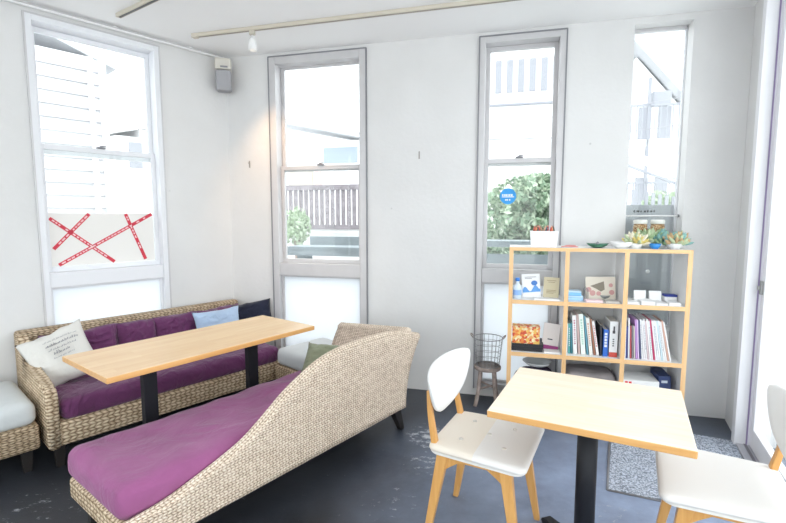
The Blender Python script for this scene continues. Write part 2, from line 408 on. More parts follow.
def cushion(sx, sy, sz, res=(28, 16), corner=.12, puff=.25, wr=.004, seed=0, edge=.45):
    """upholstered block centred in x,y on z 0..sz: rounded plan corners, bulging sides, soft top"""
    bm = BM()
    nx, ny, nz = res[0], res[1], 8
    r = bmesh.ops.create_grid(bm, x_segments=2, y_segments=2, size=1); bm.clear()
    verts = {}
    def V(i, j, k):
        key = (i, j, k)
        if key not in verts:
            u, v, w = -1+2*i/nx, -1+2*j/ny, -1+2*k/nz
            verts[key] = bm.verts.new((u, v, w))
        return verts[key]
    for i in range(nx):
        for j in range(ny):
            for k in (0, nz): bm.faces.new((V(i, j, k), V(i+1, j, k), V(i+1, j+1, k), V(i, j+1, k)))
    for i in range(nx):
        for k in range(nz):
            for j in (0, ny): bm.faces.new((V(i, j, k), V(i+1, j, k), V(i+1, j, k+1), V(i, j, k+1)))
    for j in range(ny):
        for k in range(nz):
            for i in (0, nx): bm.faces.new((V(i, j, k), V(i, j+1, k), V(i, j+1, k+1), V(i, j, k+1)))
    rr = min(sx, sy, sz)*edge
    hx, hy, hz = sx/2, sy/2, sz/2
    for v in bm.verts:
        p = Vector((v.co.x*hx, v.co.y*hy, v.co.z*hz))
        c = Vector((max(-hx+rr, min(hx-rr, p.x)), max(-hy+rr, min(hy-rr, p.y)), max(-hz+rr, min(hz-rr, p.z))))
        d = p-c
        if d.length > 1e-9: p = c+d.normalized()*rr*min(1, max(abs(d.x), abs(d.y), abs(d.z))/rr if rr else 1)
        u, w = p.x/hx, p.y/hy
        if p.z > 0: p.z += puff*sz*.35*(1-u**4)*(1-w**4)
        q = p*3.0+Vector((seed*7.3, seed*3.1, 0))
        p.z += (noise.noise(q*3)*wr*1.6+noise.noise(q*1.1)*wr*2)*(1 if p.z > 0 else .2)
        p.y += noise.noise(q*2.5+Vector((9, 0, 0)))*wr
        v.co = Vector((p.x, p.y, p.z+hz))
    for f in bm.faces: f.smooth = True
    return bm
def pillow(w, h, t, n=22, seed=0, wr=.006, pinch=.10):
    """throw pillow standing in the local xz plane, bottom edge at z = 0, thickness along y"""
    bm = BM(); g = {}
    for s in (-1, 1):
        for i in range(n+1):
            for j in range(n+1):
                u, v = -1+2*i/n, -1+2*j/n
                if s == 1 and (i in (0, n) or j in (0, n)): g[(s, i, j)] = g[(-1, i, j)]; continue
                x = u*w/2*(1-pinch*(1-v*v)*abs(u)**3)
                z = v*h/2*(1-pinch*(1-u*u)*abs(v)**3)
                th = t/2*((1-u**4)*(1-v**4))**.62
                q = Vector((u*2+seed*3, v*2, s))
                y = s*th*(1+.12*noise.noise(q))+wr*noise.noise(q*3)*(1-u**6)*(1-v**6)
                z += wr*noise.noise(q*1.5)
                g[(s, i, j)] = bm.verts.new((x, y, z+h/2))
    for s in (-1, 1):
        for i in range(n):
            for j in range(n):
                f = bm.faces.new((g[(s, i, j)], g[(s, i+1, j)], g[(s, i+1, j+1)], g[(s, i, j+1)])); f.smooth = True
    return bm

# ------------------------------------------------------------------ room shell
D_ = Vector((-4.75, .43, 0)) # left wall end
POLY = [K, RC, Vector((.14, -1.5, 0)), Vector((-4.2, -1.5, 0)), D_]
def poly_slab(name, z0, z1, mat):
    bm = BM(); add_prism(bm, [(p.x, p.y) for p in POLY_OUT], 'z', z0, z1)
    o = obj(name, bm, mat); tag(o, kind='structure'); return o
POLY_OUT = [K+Vector((-.1, .35, 0)), RC+Vector((.30, .12, 0)), Vector((.34, -1.7, 0)), Vector((-4.4, -1.7, 0)), D_+Vector((-.3, 0, 0))]
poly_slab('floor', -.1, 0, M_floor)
poly_slab('ceiling', CEIL, CEIL+.15, M_ceil)

def wall_with_holes(name, F, x0, x1, holes, thick=.16, mat=M_wall, z1=CEIL):
    """wall along local x, inner face at y = 0, thickness to +y; holes = [(xa, xb, za, zb)] sorted"""
    bm = BM(); x = x0
    for (xa, xb, za, zb) in holes:
        add_box(bm, x, xa, 0, thick, 0, z1)
        if za > 0: add_box(bm, xa, xb, 0, thick, 0, za)
        if zb < z1: add_box(bm, xa, xb, 0, thick, zb, z1)
        x = xb
    add_box(bm, x, x1, 0, thick, 0, z1)
    o = obj(name, bm, mat); o.matrix_world = F
    tag(o, kind='structure'); return o
LW = (-1.415, -.572)      # left wall window
W2 = (.416, 1.286); W3 = (2.188, 2.808); W4 = (3.255, 3.62)
WT, WB = 2.785, .06
wall_with_holes('wall_left', FL, -5.0, .10, [(-3.6, -2.5, WB, WT), (LW[0], LW[1], WB, 2.76)])
wall_with_holes('wall_back', FB, -.03, 4.20, [(W2[0], W2[1], WB, WT), (W3[0], W3[1], WB, WT), (W4[0], W4[1], .62, 2.775)])
# right wall: a short solid piece then the glazed shop front
wall_with_holes('wall_right', FR, 0, .36, [], thick=.2)
o = wall_with_holes('wall_rear', frame(Vector((.34, -1.5, 0)), PI), 0, 4.5, [(.3, 4.2, .1, 2.7)])  # wide opening for unseen rear glazing, added to bring in sky light
o = wall_with_holes('wall_side', frame(Vector((-4.2, -1.5, 0)), math.atan2(1.93, -.55)), 0, 2.0, [(.25, 1.75, .5, 2.6)])

# ---- sash windows
def sash_window(name, F, x0, x1, z1, fmat, smat, upper, lower, transom, frost, depth=.07, film=False, bottom=WB, fw=.045, edgemat=None):
    root = empty(name, (0, 0, 0)); root.matrix_world = F; tag(root, kind='structure')
    bm = BM()                                       # outer frame ring, proud of the wall by 1 cm
    for (a, b_, c, d) in ((x0, x0+fw, bottom, z1), (x1-fw, x1, bottom, z1), (x0+fw, x1-fw, z1-fw, z1), (x0+fw, x1-fw, bottom, bottom+.05)):
        add_box(bm, a, b_, -.012, depth+.05, c, d, .003)
    obj('window_frame', bm, fmat, root)
    bm = BM()                                       # thin dark outline where frame meets wall
    for (a, b_, c, d) in ((x0-.006, x0+.004, bottom, z1+.006), (x1-.004, x1+.006, bottom, z1+.006), (x0, x1, z1-.002, z1+.008)):
        add_box(bm, a, b_, -.016, .01, c, d)
    obj('frame_edge', bm, edgemat or M_aludark, root)
    ix0, ix1 = x0+fw, x1-fw
    sw = .032
    def sash(za, zb, y, botw=.035, topw=.035):
        bm = BM()
        for (a, b_, c, d) in ((ix0, ix0+sw, za, zb), (ix1-sw, ix1, za, zb), (ix0+sw, ix1-sw, zb-topw, zb), (ix0+sw, ix1-sw, za, za+botw)):
            add_box(bm, a, b_, y, y+.028, c, d, .002)
        s = obj('sash', bm, smat, root)
        g = obj('window_pane', box(ix0+sw, ix1-sw, y+.012, y+.016, za+botw, zb-topw), M_glass, s)
    sash(upper[0], upper[1], depth+.02)
    sash(lower[0], lower[1], depth-.012)
    bm = BM(); mx_ = (x0+x1)/2                         # latch on the meeting rail
    add_box(bm, mx_-.028, mx_+.028, depth-.03, depth+.012, lower[1], lower[1]+.012, .003)
    add_tube(bm, [(mx_-.01, depth-.02, lower[1]+.016), (mx_+.03, depth-.025, lower[1]+.02)], .005, 6)
    obj('sash_latch', bm, M_aludark, root)
    obj('transom', box(ix0, ix1, -.004, depth+.05, transom[0], transom[1], .004), fmat, root)
    bm = BM()
    for (a, b_, c, d) in ((ix0, ix0+.02, frost[0], frost[1]), (ix1-.02, ix1, frost[0], frost[1]), (ix0+.02, ix1-.02, frost[1]-.015, frost[1]), (ix0+.02, ix1-.02, frost[0], frost[0]+.02)):
        add_box(bm, a, b_, .03, .06, c, d, .002)
    s = obj('sash', bm, smat, root)
    obj('frosted_pane', box(ix0+.02, ix1-.02, .042, .05, frost[0]+.02, frost[1]-.015), M_frost, s)
    return root
w1 = sash_window('window_1', FL, LW[0], LW[1], 2.76, M_whiteframe, M_whiteframe, (1.875, 2.715), (1.055, 1.94), (.95, 1.055), (.11, .95), fw=.040, edgemat=M_alu)
w2 = sash_window('window_2', FB, W2[0], W2[1], WT, M_alu, M_alu, (1.835, 2.74), (1.035, 1.88), (.925, 1.035), (.11, .925), fw=.06)
w3 = sash_window('window_3', FB, W3[0], W3[1], WT, M_alu, M_alu, (1.835, 2.74), (1.035, 1.89), (.925, 1.035), (.11, .925))
# dark upper rails behind the head of each sash window on the left wall
root = empty('window_4', (0, 0, 0)); root.matrix_world = FB; tag(root, kind='structure')
bm = BM()
for (a, b_, c, d) in ((W4[0], W4[0]+.012, .62, 2.775), (W4[1]-.012, W4[1], .62, 2.775), (W4[0]+.012, W4[1]-.012, 2.755, 2.775), (W4[0]+.012, W4[1]-.012, .62, .635)):
    add_box(bm, a, b_, .12, .15, c, d, .002)
obj('window_frame', bm, M_whiteframe, root)
obj('frame_head', box(W4[0]+.012, W4[1]-.012, .095, .125, 2.752, 2.774, .002), M_alu, root)
obj('window_pane', box(W4[0]+.012, W4[1]-.012, .132, .138, .635, 2.755), M_glass, root)
for (nm, F, xa, xb, za, zb) in (('window_5', FL, -3.6, -2.5, WB, WT), ('window_6', frame(Vector((.34, -1.5, 0)), PI), .3, 4.2, .1, 2.7), ('window_7', frame(Vector((-4.2, -1.5, 0)), math.atan2(1.93, -.55)), .25, 1.75, .5, 2.6)):  # middle one is the unseen rear glazing, added to let sky light in
    root = empty(nm, (0, 0, 0)); root.matrix_world = F; tag(root, kind='structure')
    bm = BM()
    for (a, b_, c, d) in ((xa, xa+.05, za, zb), (xb-.05, xb, za, zb), (xa+.05, xb-.05, zb-.05, zb), (xa+.05, xb-.05, za, za+.05)):
        add_box(bm, a, b_, .04, .12, c, d)
    obj('window_frame', bm, M_whiteframe, root)
    obj('window_pane', box(xa+.05, xb-.05, .075, .08, za+.05, zb-.05), M_glass, root)

# film with red tape on the lower sash of the left window (sits on the room side of the glass)
film = empty('window_film', wp(FL, 0, 0, 0), LROT, 'off-white paper sheet taped across the window with crossed red tape', 'window film')
FY = .058+.010
M_film = plain('off_white_paper', (.84, .82, .79, 1), .8)
obj('paper_sheet', box(-1.341, -.648, FY, FY+.0015, 1.092, 1.468), M_film, film)
M_tape = plain('red_printed_tape', (.62, .02, .05, 1), .45)
M_tapew = plain('white_tape_print', (.9, .62, .64, 1), .5)
def tape(x0, z0, x1, z1):
    d = Vector((x1-x0, 0, z1-z0)); Ln = d.length; ang = math.atan2(d.z, d.x)
    M = Matrix.Translation((x0, FY-.0012, z0)) @ Matrix.Rotation(-ang, 4, 'Y')
    bm = BM(); add_box(bm, 0, Ln, -.0006, .0006, -.012, .012, M=M)
    x = .02
    while x < Ln-.06:                                # small pale printed characters running down the strip
        w = random.uniform(.012, .03)
        add_box(bm, x, x+w, -.0011, -.0005, -.0045, .0045, M=M, mi=1)
        x += w+random.uniform(.006, .012)+(.03 if random.random() < .12 else 0)
    obj('tape_strip', bm, [M_tape, M_tapew], film)
tape(-1.338, 1.432, -.945, 1.100); tape(-1.095, 1.462, -1.325, 1.215)
tape(-1.300, 1.100, -.658, 1.462); tape(-.85, 1.462, -.72, 1.105)

# round blue sticker on the third window
st = empty('window_sticker', wp(FB, 2.42, .055, 1.60), BROT, 'round blue sticker with white lettering on the glass of the plant side window', 'sticker')
bm = BM(); add_prism(bm, [(.062*math.cos(2*PI*k/32), .062*math.sin(2*PI*k/32)) for k in range(32)], 'y', 0, .0015); obj('disc', bm, plain('sticker_blue', (.02, .30, .72, 1), .4), st)
M_stw = plain('sticker_white', (.9, .93, .97, 1), .5)
bm = BM(); x = -.045
for w in (.012, .010, .014, .010, .012, .014):
    add_box(bm, x, x+w-.003, -.0012, .0003, .002, .016); x += w+.002
add_box(bm, -.046, .046, -.0012, .0003, -.008, -.002)
for x in (-.02, -.008, .010): add_box(bm, x, x+.008, -.0012, .0003, -.034, -.022)
obj('lettering', bm, M_stw, st)

# ---- glazed door and shop front on the right
root = empty('door_1', (0, 0, 0)); root.matrix_world = FR; tag(root, kind='structure')
M_doorw = plain('white_door_frame', (.84, .84, .87, 1), .4)
obj('door_frame', box(.345, .42, -.03, .12, 0, CEIL, .003), M_doorw, root)
obj('door_track', box(.42, 5.1, -.02, .12, 0, .018, .003), plain('steel_track', (.55, .56, .6, 1), .35, .6), root)
obj('track_groove', box(.42, 5.1, .02, .035, .018, .021), M_aludark, root)
bm = BM()
for (a, b_, c, d) in ((.43, .50, .025, 2.78), (1.30, 1.37, .025, 2.78), (.50, 1.30, 2.70, 2.78), (.50, 1.30, .025, .15)):
    add_box(bm, a, b_, .045, .085, c, d, .004)
lf = obj('door_leaf', bm, M_doorw, root)
obj('edge_fringe', box(.4205, .4245, .03, .038, .02, 2.80), plain('violet_grey_fringe', (.30, .24, .40, 1), .5), root)  # violet lens fringe at the bright door edge, built as a strip
obj('door_pane', box(.50, 1.30, .062, .068, .15, 2.70), M_glass, lf)
bm = BM(); add_box(bm, .452, .478, .030, .046, .98, 1.06, .004); add_box(bm, .460, .470, .018, .032, 1.005, 1.03, .003)
obj('door_lock', bm, M_steel, lf)
for i, xa in enumerate((1.40, 2.35, 3.3, 4.2)):
    r2 = empty('window_%d' % (8+i), (0, 0, 0)); r2.matrix_world = FR; tag(r2, kind='structure')
    bm = BM()
    for (a, b_, c, d) in ((xa, xa+.05, .02, 2.78), (xa+.87, xa+.92, .02, 2.78), (xa+.05, xa+.87, 2.72, 2.78), (xa+.05, xa+.87, .02, .10)):
        add_box(bm, a, b_, .045, .085, c, d, .003)
    obj('window_frame', bm, M_doorw, r2)
    obj('window_pane', box(xa+.05, xa+.87, .062, .068, .10, 2.72), M_glass, r2)
# granite-like entrance strip in the floor
bm = BM()
pts = [(1.395, 2.835), (1.96, 2.965), (2.215, 2.85), (1.84, 2.04), (1.145, 2.33)]
add_prism(bm, pts, 'z', .0, .006)
o = obj('floor_entrance_mat', bm, M_granite); tag(o, kind='structure')
bm = BM(); pts2 = [(1.375, 2.85), (1.03, 2.185)]
add_tube(bm, [(1.388, 2.845, .002), (1.136, 2.325, .002)], .006, 6); add_tube(bm, [(1.136, 2.325, .002), (1.83, 2.032, .002)], .006, 6)
o = obj('trim_1', bm, M_aludark); tag(o, kind='structure')
# skirting lines
bm = box(.02, 3.93, -.006, 0, 0, .035)
# ---- ceiling tracks, rail, lamps, speaker
def P2(x, y): return Vector((x, y, 0))
ra, rb = Vector((-1.508, 3.666, 0)), Vector((.555, 3.109, 0))
tr = empty('lighting_track', ra, math.atan2(rb.y-ra.y, rb.x-ra.x), 'long cream lighting track across the ceiling in front of the windows', 'lighting track')
M_cream = plain('cream_enamel', (.62, .57, .48, 1), .5)
Lr = (rb-ra).length
bm = BM(); add_box(bm, 0, Lr+.9, -.018, .018, CEIL-.025, CEIL-.0005, .003); add_box(bm, -.012, .03, -.02, .02, CEIL-.03, CEIL-.0005, .003)
obj('rail', bm, M_cream, tr)
obj('track_slot', box(.04, Lr+.88, -.006, .006, CEIL-.027, CEIL-.0245), plain('dark_cream_slot', (.32, .29, .25, 1), .6), tr)  # darker strip marking the slot of the long track
ua, ub = Vector((-1.878, 3.315, 0)), Vector((-1.571, 3.109, 0))
tr2 = empty('lighting_track', ua, math.atan2(ub.y-ua.y, ub.x-ua.x), 'short grey lighting track at the top left of the ceiling', 'lighting track')
obj('rail', box(0, 1.3, -.018, .018, CEIL-.025, CEIL-.0005, .003), M_cream, tr2)
obj('track_slot', box(.02, 1.28, -.007, .007, CEIL-.028, CEIL-.0245), plain('dark_grey_slot', (.12, .12, .12, 1), .6), tr2)  # near-black strip marking the slot of the short track
# spot lamp hanging below the track
sp = empty('spot_lamp', (-1.029, 3.535, CEIL-.026), 0, 'small white spot lamp hanging from the lighting track', 'lamp')
obj('adapter', box(-.02, .02, -.013, .013, -.03, 0, .003), M_cream, sp)
obj('stem', tube([(0, 0, -.03), (0, 0, -.06)], .006), M_white, sp)
obj('lamp_shade', add_lathe(BM(), [(.018, -.055), (.022, -.07), (.03, -.10), (.033, -.14), (.029, -.14), (.020, -.08), (.004, -.07)], 20, cap=False), M_white, sp)
obj('bulb', add_lathe(BM(), [(.001, -.125), (.014, -.12), (.018, -.108), (.012, -.09), (.001, -.08)], 16), plain('lamp_glow', (1, .85, .65, 1), .5, emit=6), sp)
ld = bpy.data.lights.new('spot_lamp_light', 'SPOT'); ld.energy = 18; ld.color = (1, .62, .32); ld.spot_size = R(75); ld.spot_blend = .9; ld.shadow_soft_size = .03
lo = bpy.data.objects.new('spot_light', ld); COL.objects.link(lo); lo.location = (-1.029, 3.535, CEIL-.18)
tgt = wp(FB, .55, 0, 1.75); lo.rotation_euler = (tgt-lo.location).to_track_quat('-Z', 'Y').to_euler()
# curtain rail on the left wall
cr = empty('curtain_rail', wp(FL, 0, 0, 0), LROT, 'thin white curtain rail running along the top of the left wall', 'curtain rail')
bm = BM(); add_box(bm, -3.2, -.06, -.055, -.035, 2.785, 2.80, .003); obj('rail', bm, M_white, cr)
obj('rail_edge', box(-3.2, -.06, -.060, -.055, 2.796, 2.803), M_alu, cr)
for x in (-2.4, -1.5, -.9, -.35):
    obj('bracket', box(x, x+.02, -.055, -.0005, 2.80, 2.812), M_white, cr)
# speaker in the corner
sk = empty('wall_speaker', wp(FB, 0, 0, 0)+Vector((0, 0, 0)), R(15), 'small grey loudspeaker on a cream bracket high in the corner', 'speaker')
sk.location = K+Vector((.02, -.12, 2.50))
obj('speaker_body', add_box(BM(), -.062, .062, -.07, .05, 0, .17, .02), plain('grey_speaker_cloth', (.38, .38, .40, 1), .8, bump=.2, bscale=800), sk)
obj('speaker_cap', add_box(BM(), -.064, .064, -.072, .055, .172, .262, .012), plain('cream_plastic', (.66, .63, .57, 1), .5), sk)
obj('speaker_slot', box(-.02, .038, -.0745, -.071, .182, .196), M_aludark, sk)
obj('bracket', box(-.02, .02, .055, .095, .19, .24), M_aludark, sk)
# small hooks and marks on the back wall
for (t, z, lab) in ((1.726, 1.93, 'small dark wall hook on the white wall between the two sash windows'), (.204, 1.90, 'small dark wall hook between the corner speaker and the first back window')):
    hk = empty('wall_hook', wp(FB, t, 0, z), BROT, lab, 'hook')
    bm = BM(); add_box(bm, -.006, .006, -.004, -.0005, -.03, .03, .001); obj('plate', bm, plain('tarnished_steel', (.36, .34, .32, 1), .5, .3), hk)
    obj('peg', tube([(0, -.003, .008), (0, -.018, .004), (.004, -.022, .016)], .003, 6), plain('tarnished_steel', (.36, .34, .32, 1), .5, .3), hk)

# ------------------------------------------------------------------ wicker sofa along the left wall
SL = 1.58
sofa_o = wp(FL, -1.60, -.03, 0)
sofa = empty('wicker_sofa', sofa_o, LROT, 'long seagrass wicker sofa with purple seat cushion along the left wall', 'sofa')
def wick_box(x0, x1, y0, y1, z0, z1, bev=.02):
    return uv_box(add_box(BM(), x0, x1, y0, y1, z0, z1, bev, seg=3))
obj('base', wick_box(.0, SL, -.735, -.09, .13, .275), M_wickc, sofa, True)
obj('backrest', wick_box(.0, SL, -.085, .0, .13, .70), M_wickd, sofa, True)
def arm(x0, x1, mirror=False):
    prof = [(-.085, .13), (-.085, .69), (-.12, .68), (-.18, .60), (-.26, .545), (-.40, .515), (-.55, .50), (-.68, .485), (-.725, .47), (-.745, .43), (-.745, .13)]
    bm = BM(); add_prism(bm, prof, 'x', x0, x1)
    es = [e for e in bm.edges if abs(e.verts[0].co.x-e.verts[1].co.x) < 1e-6]
    bmesh.ops.bevel(bm, geom=es, offset=.018, segments=3, profile=.5, affect='EDGES')
    return uv_box(bm)
obj('arm', arm(0, .062), M_wickc, sofa, True)
seat = cushion(1.49, .62, .128, (48, 20), wr=.006, seed=3, puff=.15, edge=.36)
for v in seat.verts: v.co += Vector((.062+.757, -.425, .268))
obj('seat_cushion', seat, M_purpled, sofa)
for (x, y) in ((.06, -.68), (.06, -.06), (SL-.06, -.68), (SL-.06, -.06)):
    bm = BM(); add_taper(bm, (x, y, 0), (x, y, .132), (.04, .04), (.055, .055)); obj('leg', bm, M_darkleg, sofa)
# purple back cushions, each lifted out by itself
bc = [(-1.485, -1.035), (-1.03, -.775), (-.77, -.44), (-.43, -.06)]
labs = ['long purple back cushion behind the white printed pillow', 'second purple back cushion from the left on the wicker sofa',
        'purple back cushion just left of the pale blue pillow', 'purple back cushion mostly hidden behind the pale blue and navy pillows']
for i, (a, b_) in enumerate(bc):
    w = b_-a
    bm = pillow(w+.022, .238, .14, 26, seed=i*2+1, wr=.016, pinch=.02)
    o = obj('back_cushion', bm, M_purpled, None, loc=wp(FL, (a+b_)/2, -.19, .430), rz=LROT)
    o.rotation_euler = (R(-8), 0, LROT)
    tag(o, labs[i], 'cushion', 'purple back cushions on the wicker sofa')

# throw pillows
def throw(name, label, w, h, t, mat, loc, tilt, roll, rz, seed):
    root = empty(name, loc, 0, label, 'pillow'); root.rotation_euler = (R(tilt), R(roll), rz)
    obj('pillow_cover', pillow(w, h, t, 26, seed, wr=.012), mat, root, True)
    return root
blue = throw('throw_pillow', 'pale blue throw pillow propped on the sofa behind the long table', .41, .265, .11, M_bluef, wp(FL, -.325, -.345, .425), -14, 0, LROT, 5)
navy = throw('throw_pillow', 'navy blue throw pillow at the corner end of the sofa', .40, .275, .10, M_navyf, wp(FL, .00, -.30, .425), -10, -8, LROT-R(30), 6)
white = throw('throw_pillow', 'white canvas throw pillow with grey printed lettering, leaning on the sofa arm', .37, .39, .12, M_whitef, wp(FL, -1.39, -.485, .405), -36, -20, LROT-R(10), 9)
# faint printed lettering on the white pillow: rows of small script strokes on its front face
M_print = plain('grey_fabric_ink', (.22, .22, .26, 1), .9)
bm = BM()
def on_pillow(x, z, w=.37, h=.39, t=.12):
    u, v = x/(w/2), (z-h/2)/(h/2)
    return -t/2*((1-u**4)*(1-v**4))**.62*1.13-.0125
for (zz, xa, xb, hh, bold) in ((.285, -.05, .12, .010, .0012), (.252, -.045, .125, .018, .0022), (.222, -.04, .10, .014, .0016), (.192, -.02, .07, .022, .0022), (.165, -.03, .08, .010, .0012)):
    x = xa
    while x < xb:
        pts = []
        nl = random.randint(3, 5)
        for k in range(nl+1):
            px_ = x+k*.004; pz = zz+(hh*random.uniform(.2, 1) if k % 2 else 0)
            pts.append((px_, on_pillow(px_, pz), pz))
        add_tube(bm, pts, bold, 4)
        x += nl*.004+.006
obj('lettering', bm, M_print, white)

# ------------------------------------------------------------------ grey topped wicker seats
def grey_seat(loc, rz, w, d, label, h0=.12, legs=True):
    s = empty('wicker_ottoman', loc, rz, label, 'ottoman')
    bm = wick_box(0, w, -d, 0, .13, .275); obj('base', bm, M_wickd, s, True)
    c = cushion(w-.01, d-.01, .135, (24, 20), wr=.002, seed=w, puff=.12, edge=.35)
    for v in c.verts: v.co += Vector((w/2, -d/2, .272))
    obj('seat_cushion', c, M_greyf, s)
    for (x, y) in ((.06, -.06), (w-.06, -.06), (.06, -d+.06), (w-.06, -d+.06)):
        bm = BM(); add_taper(bm, (x, y, 0), (x, y, .132), (.04, .04), (.055, .055)); obj('leg', bm, M_darkleg, s)
    return s
grey_seat(wp(FL, -2.24, -.10, 0), LROT, .62, .60, 'square wicker seat with grey cushion at the left edge, beside the sofa arm')
grey_seat(wp(FL, -.125, -.80, 0), LROT, .50, .46, 'wicker seat with pale grey cushion below the back window')

# ------------------------------------------------------------------ long table
tc_ = Vector((-1.148, 2.752, 0))
lt = empty('long_table', tc_, math.atan2(1.052, .799), 'long narrow birch table with two dark metal columns in front of the sofa', 'table')
M_edge = wood_mat('honey_table_edge', srgb(214, 158, 92), srgb(228, 176, 112), srgb(200, 142, 78), 'x', .03, plank=False)
bm = add_box(BM(), -.645, .655, -.272, .292, .672, .702, .005); bm.normal_update()
for f in bm.faces: f.material_index = 0 if f.normal.z > .5 else 1
obj('tabletop', bm, [M_birch, M_edge], lt)
for x in (-.335, .335):
    c = obj('column', add_box(BM(), x-.037, x+.037, -.022, .022, .012, .66, .003), M_black, lt)
    obj('top_plate', box(x-.09, x+.09, -.20, .20, .66, .6715), M_black, lt)
    obj('foot', add_box(BM(), x-.035, x+.035, -.24, .24, 0, .012, .003), M_black, lt)

# ------------------------------------------------------------------ purple chaise longue
CD = R(52.2)
ch_o = Vector((-.985, 1.618, 0))
ch = empty('chaise_longue', ch_o, CD, 'purple chaise longue with a sweeping natural seagrass back and side', 'chaise longue')
CW, CLn = .62, 1.75
def side_panel():
    """near side: flat weave wall whose top sweeps from the foot up to the head and rolls outward there"""
    tops = [(0, .285), (.16, .30), (.31, .335), (.44, .37), (.56, .412), (.68, .483), (.80, .568), (.97, .658), (1.1, .692), (1.25, .706), (1.42, .708), (1.56, .702), (1.72, .68), (1.90, .635)]
    crv = catmull([(x, 0, z) for x, z in tops], 5)
    def top(x):
        for a, b_ in zip(crv, crv[1:]):
            if a.x <= x <= b_.x: return a.z+(b_.z-a.z)*(x-a.x)/(b_.x-a.x+1e-9)
        return crv[-1].z if x > crv[-1].x else crv[0].z
    bm = BM(); uvl = uvlay(bm)
    nx, nz = 60, 14
    def head_x(z): return CLn+.13*max(0, (z-.17)/.5)**2.2          # head end leans outward as it rises
    def inner_lo(x): return .17
    rings = {}
    for i in range(nx+1):
        t = i/nx
        for k in range(nz+1):
            w = k/nz
            # x stretches with height so that the head edge flares
            zt = top(t*1.90)
            z = .17+(zt-.17)*w
            x = t*head_x(z)
            flare = -.035*max(0, (t-.35)/.65)*w**2      # upper edge rolls outward
            for s, y in ((0, flare), (1, flare+.055)):
                zz = z
                if k == nz: zz = z-.0
                rings[(i, k, s)] = (bm.verts.new((x, y, zz)), (x, z))
    def quad(a, b_, c, d, uvs=None):
        f = bm.faces.new([rings[q][0] for q in (a, b_, c, d)]); f.smooth = True
        for lp, q in zip(f.loops, (a, b_, c, d)): lp[uvl].uv = (rings[q][1][0]+(0 if q[2] == 0 else .05), rings[q][1][1]+q[2]*.004)
    for i in range(nx):
        for k in range(nz):
            quad((i, k, 0), (i+1, k, 0), (i+1, k+1, 0), (i, k+1, 0)); quad((i, k, 1), (i, k+1, 1), (i+1, k+1, 1), (i+1, k, 1))
        quad((i, 0, 0), (i, 0, 1), (i+1, 0, 1), (i+1, 0, 0)); quad((i, nz, 0), (i+1, nz, 0), (i+1, nz, 1), (i, nz, 1))
    for k in range(nz):
        quad((0, k, 0), (0, k+1, 0), (0, k+1, 1), (0, k, 1)); quad((nx, k, 0), (nx, k, 1), (nx, k+1, 1), (nx, k+1, 0))
    rim = [(t*head_x(top(t*1.9)), -.035*max(0, (t-.35)/.65)+.026, top(t*1.9)) for t in [j/50 for j in range(51)]]
    return bm, rim, head_x, top
bm, rim, head_x, ctop = side_panel()
obj('side_panel', bm, M_wick, ch, True)
obj('rim', add_tube(BM(), rim, [.018+.008*min(1, i/30) for i in range(len(rim))], 10, uvscale=1), M_wick, ch)
# head panel: leaning, rolled at the top, across the width
bm = BM(); uvl = uvlay(bm)
sec = []
for k in range(15):
    z = .17+(.665-.17)*k/14; sec.append((head_x(z), z))
roll = [(sec[-1][0]+.012, .690), (sec[-1][0]+.035, .700), (sec[-1][0]+.05, .685), (sec[-1][0]+.045, .665)]
outer = sec
inner = [(x-.07, z) for x, z in sec]
prof = [(x, z) for x, z in outer]+[(head_x(.66)+.004, .69), (head_x(.66)-.03, .712), (head_x(.66)-.068, .69)]+inner[::-1]
rows = []
ny = 12
acc = [0]
for a, b_ in zip(prof, prof[1:]+prof[:1]): acc.append(acc[-1]+math.hypot(b_[0]-a[0], b_[1]-a[1]))
for j in range(ny+1):
    y = .05+(CW+.02)*j/ny
    rise = -.02-.055*(j/ny)
    rows.append([bm.verts.new((x, y, z+rise*max(0, (z-.3)/.4))) for x, z in prof])
n = len(prof)
for j in range(ny):
    for k in range(n):
        f = bm.faces.new((rows[j][k], rows[j][(k+1) % n], rows[j+1][(k+1) % n], rows[j+1][k])); f.smooth = True
        for lp, (jj, kk) in zip(f.loops, ((j, k), (j, k+1), (j+1, k+1), (j+1, k))): lp[uvl].uv = (jj*(CW-.05)/ny, acc[kk])
for rw in (rows[0][::-1], rows[-1]): bm.faces.new(rw)
obj('head_panel', bm, M_wick, ch, True)
obj('base', uv_box(add_box(BM(), .0, CLn-.075, .056, CW, .17, .268, .015)), M_wickc, ch, True)
bm = BM()
c = cushion(CLn-.085, CW-.03, .145, (60, 24), wr=.006, seed=8, puff=.10, edge=.42)
for v in c.verts:
    v.co += Vector(((CLn-.085)/2-.01, .045+(CW-.03)/2, .262))
    v.co.z += .012*max(0, 1-(v.co.x)/.3) if v.co.z > .36 else 0
obj('seat_cushion', c, M_purple, ch)
for (x, y, lx) in ((.09, .07, -.02), (.09, CW-.06, -.02), (CLn-.06, .055, .075), (CLn-.06, CW-.06, .075)):
    bm = BM(); add_taper(bm, (x+lx, y, 0), (x, y, .172), (.036, .036), (.075, .055)); obj('leg', bm, M_darkleg, ch)
green = throw('throw_pillow', 'sage green throw pillow tucked at the head of the purple chaise longue', .34, .25, .11, M_greenf, ch_o+Matrix.Rotation(CD, 3, 'Z') @ Vector((1.27, .30, .42)), -38, 0, CD-R(70), 4)

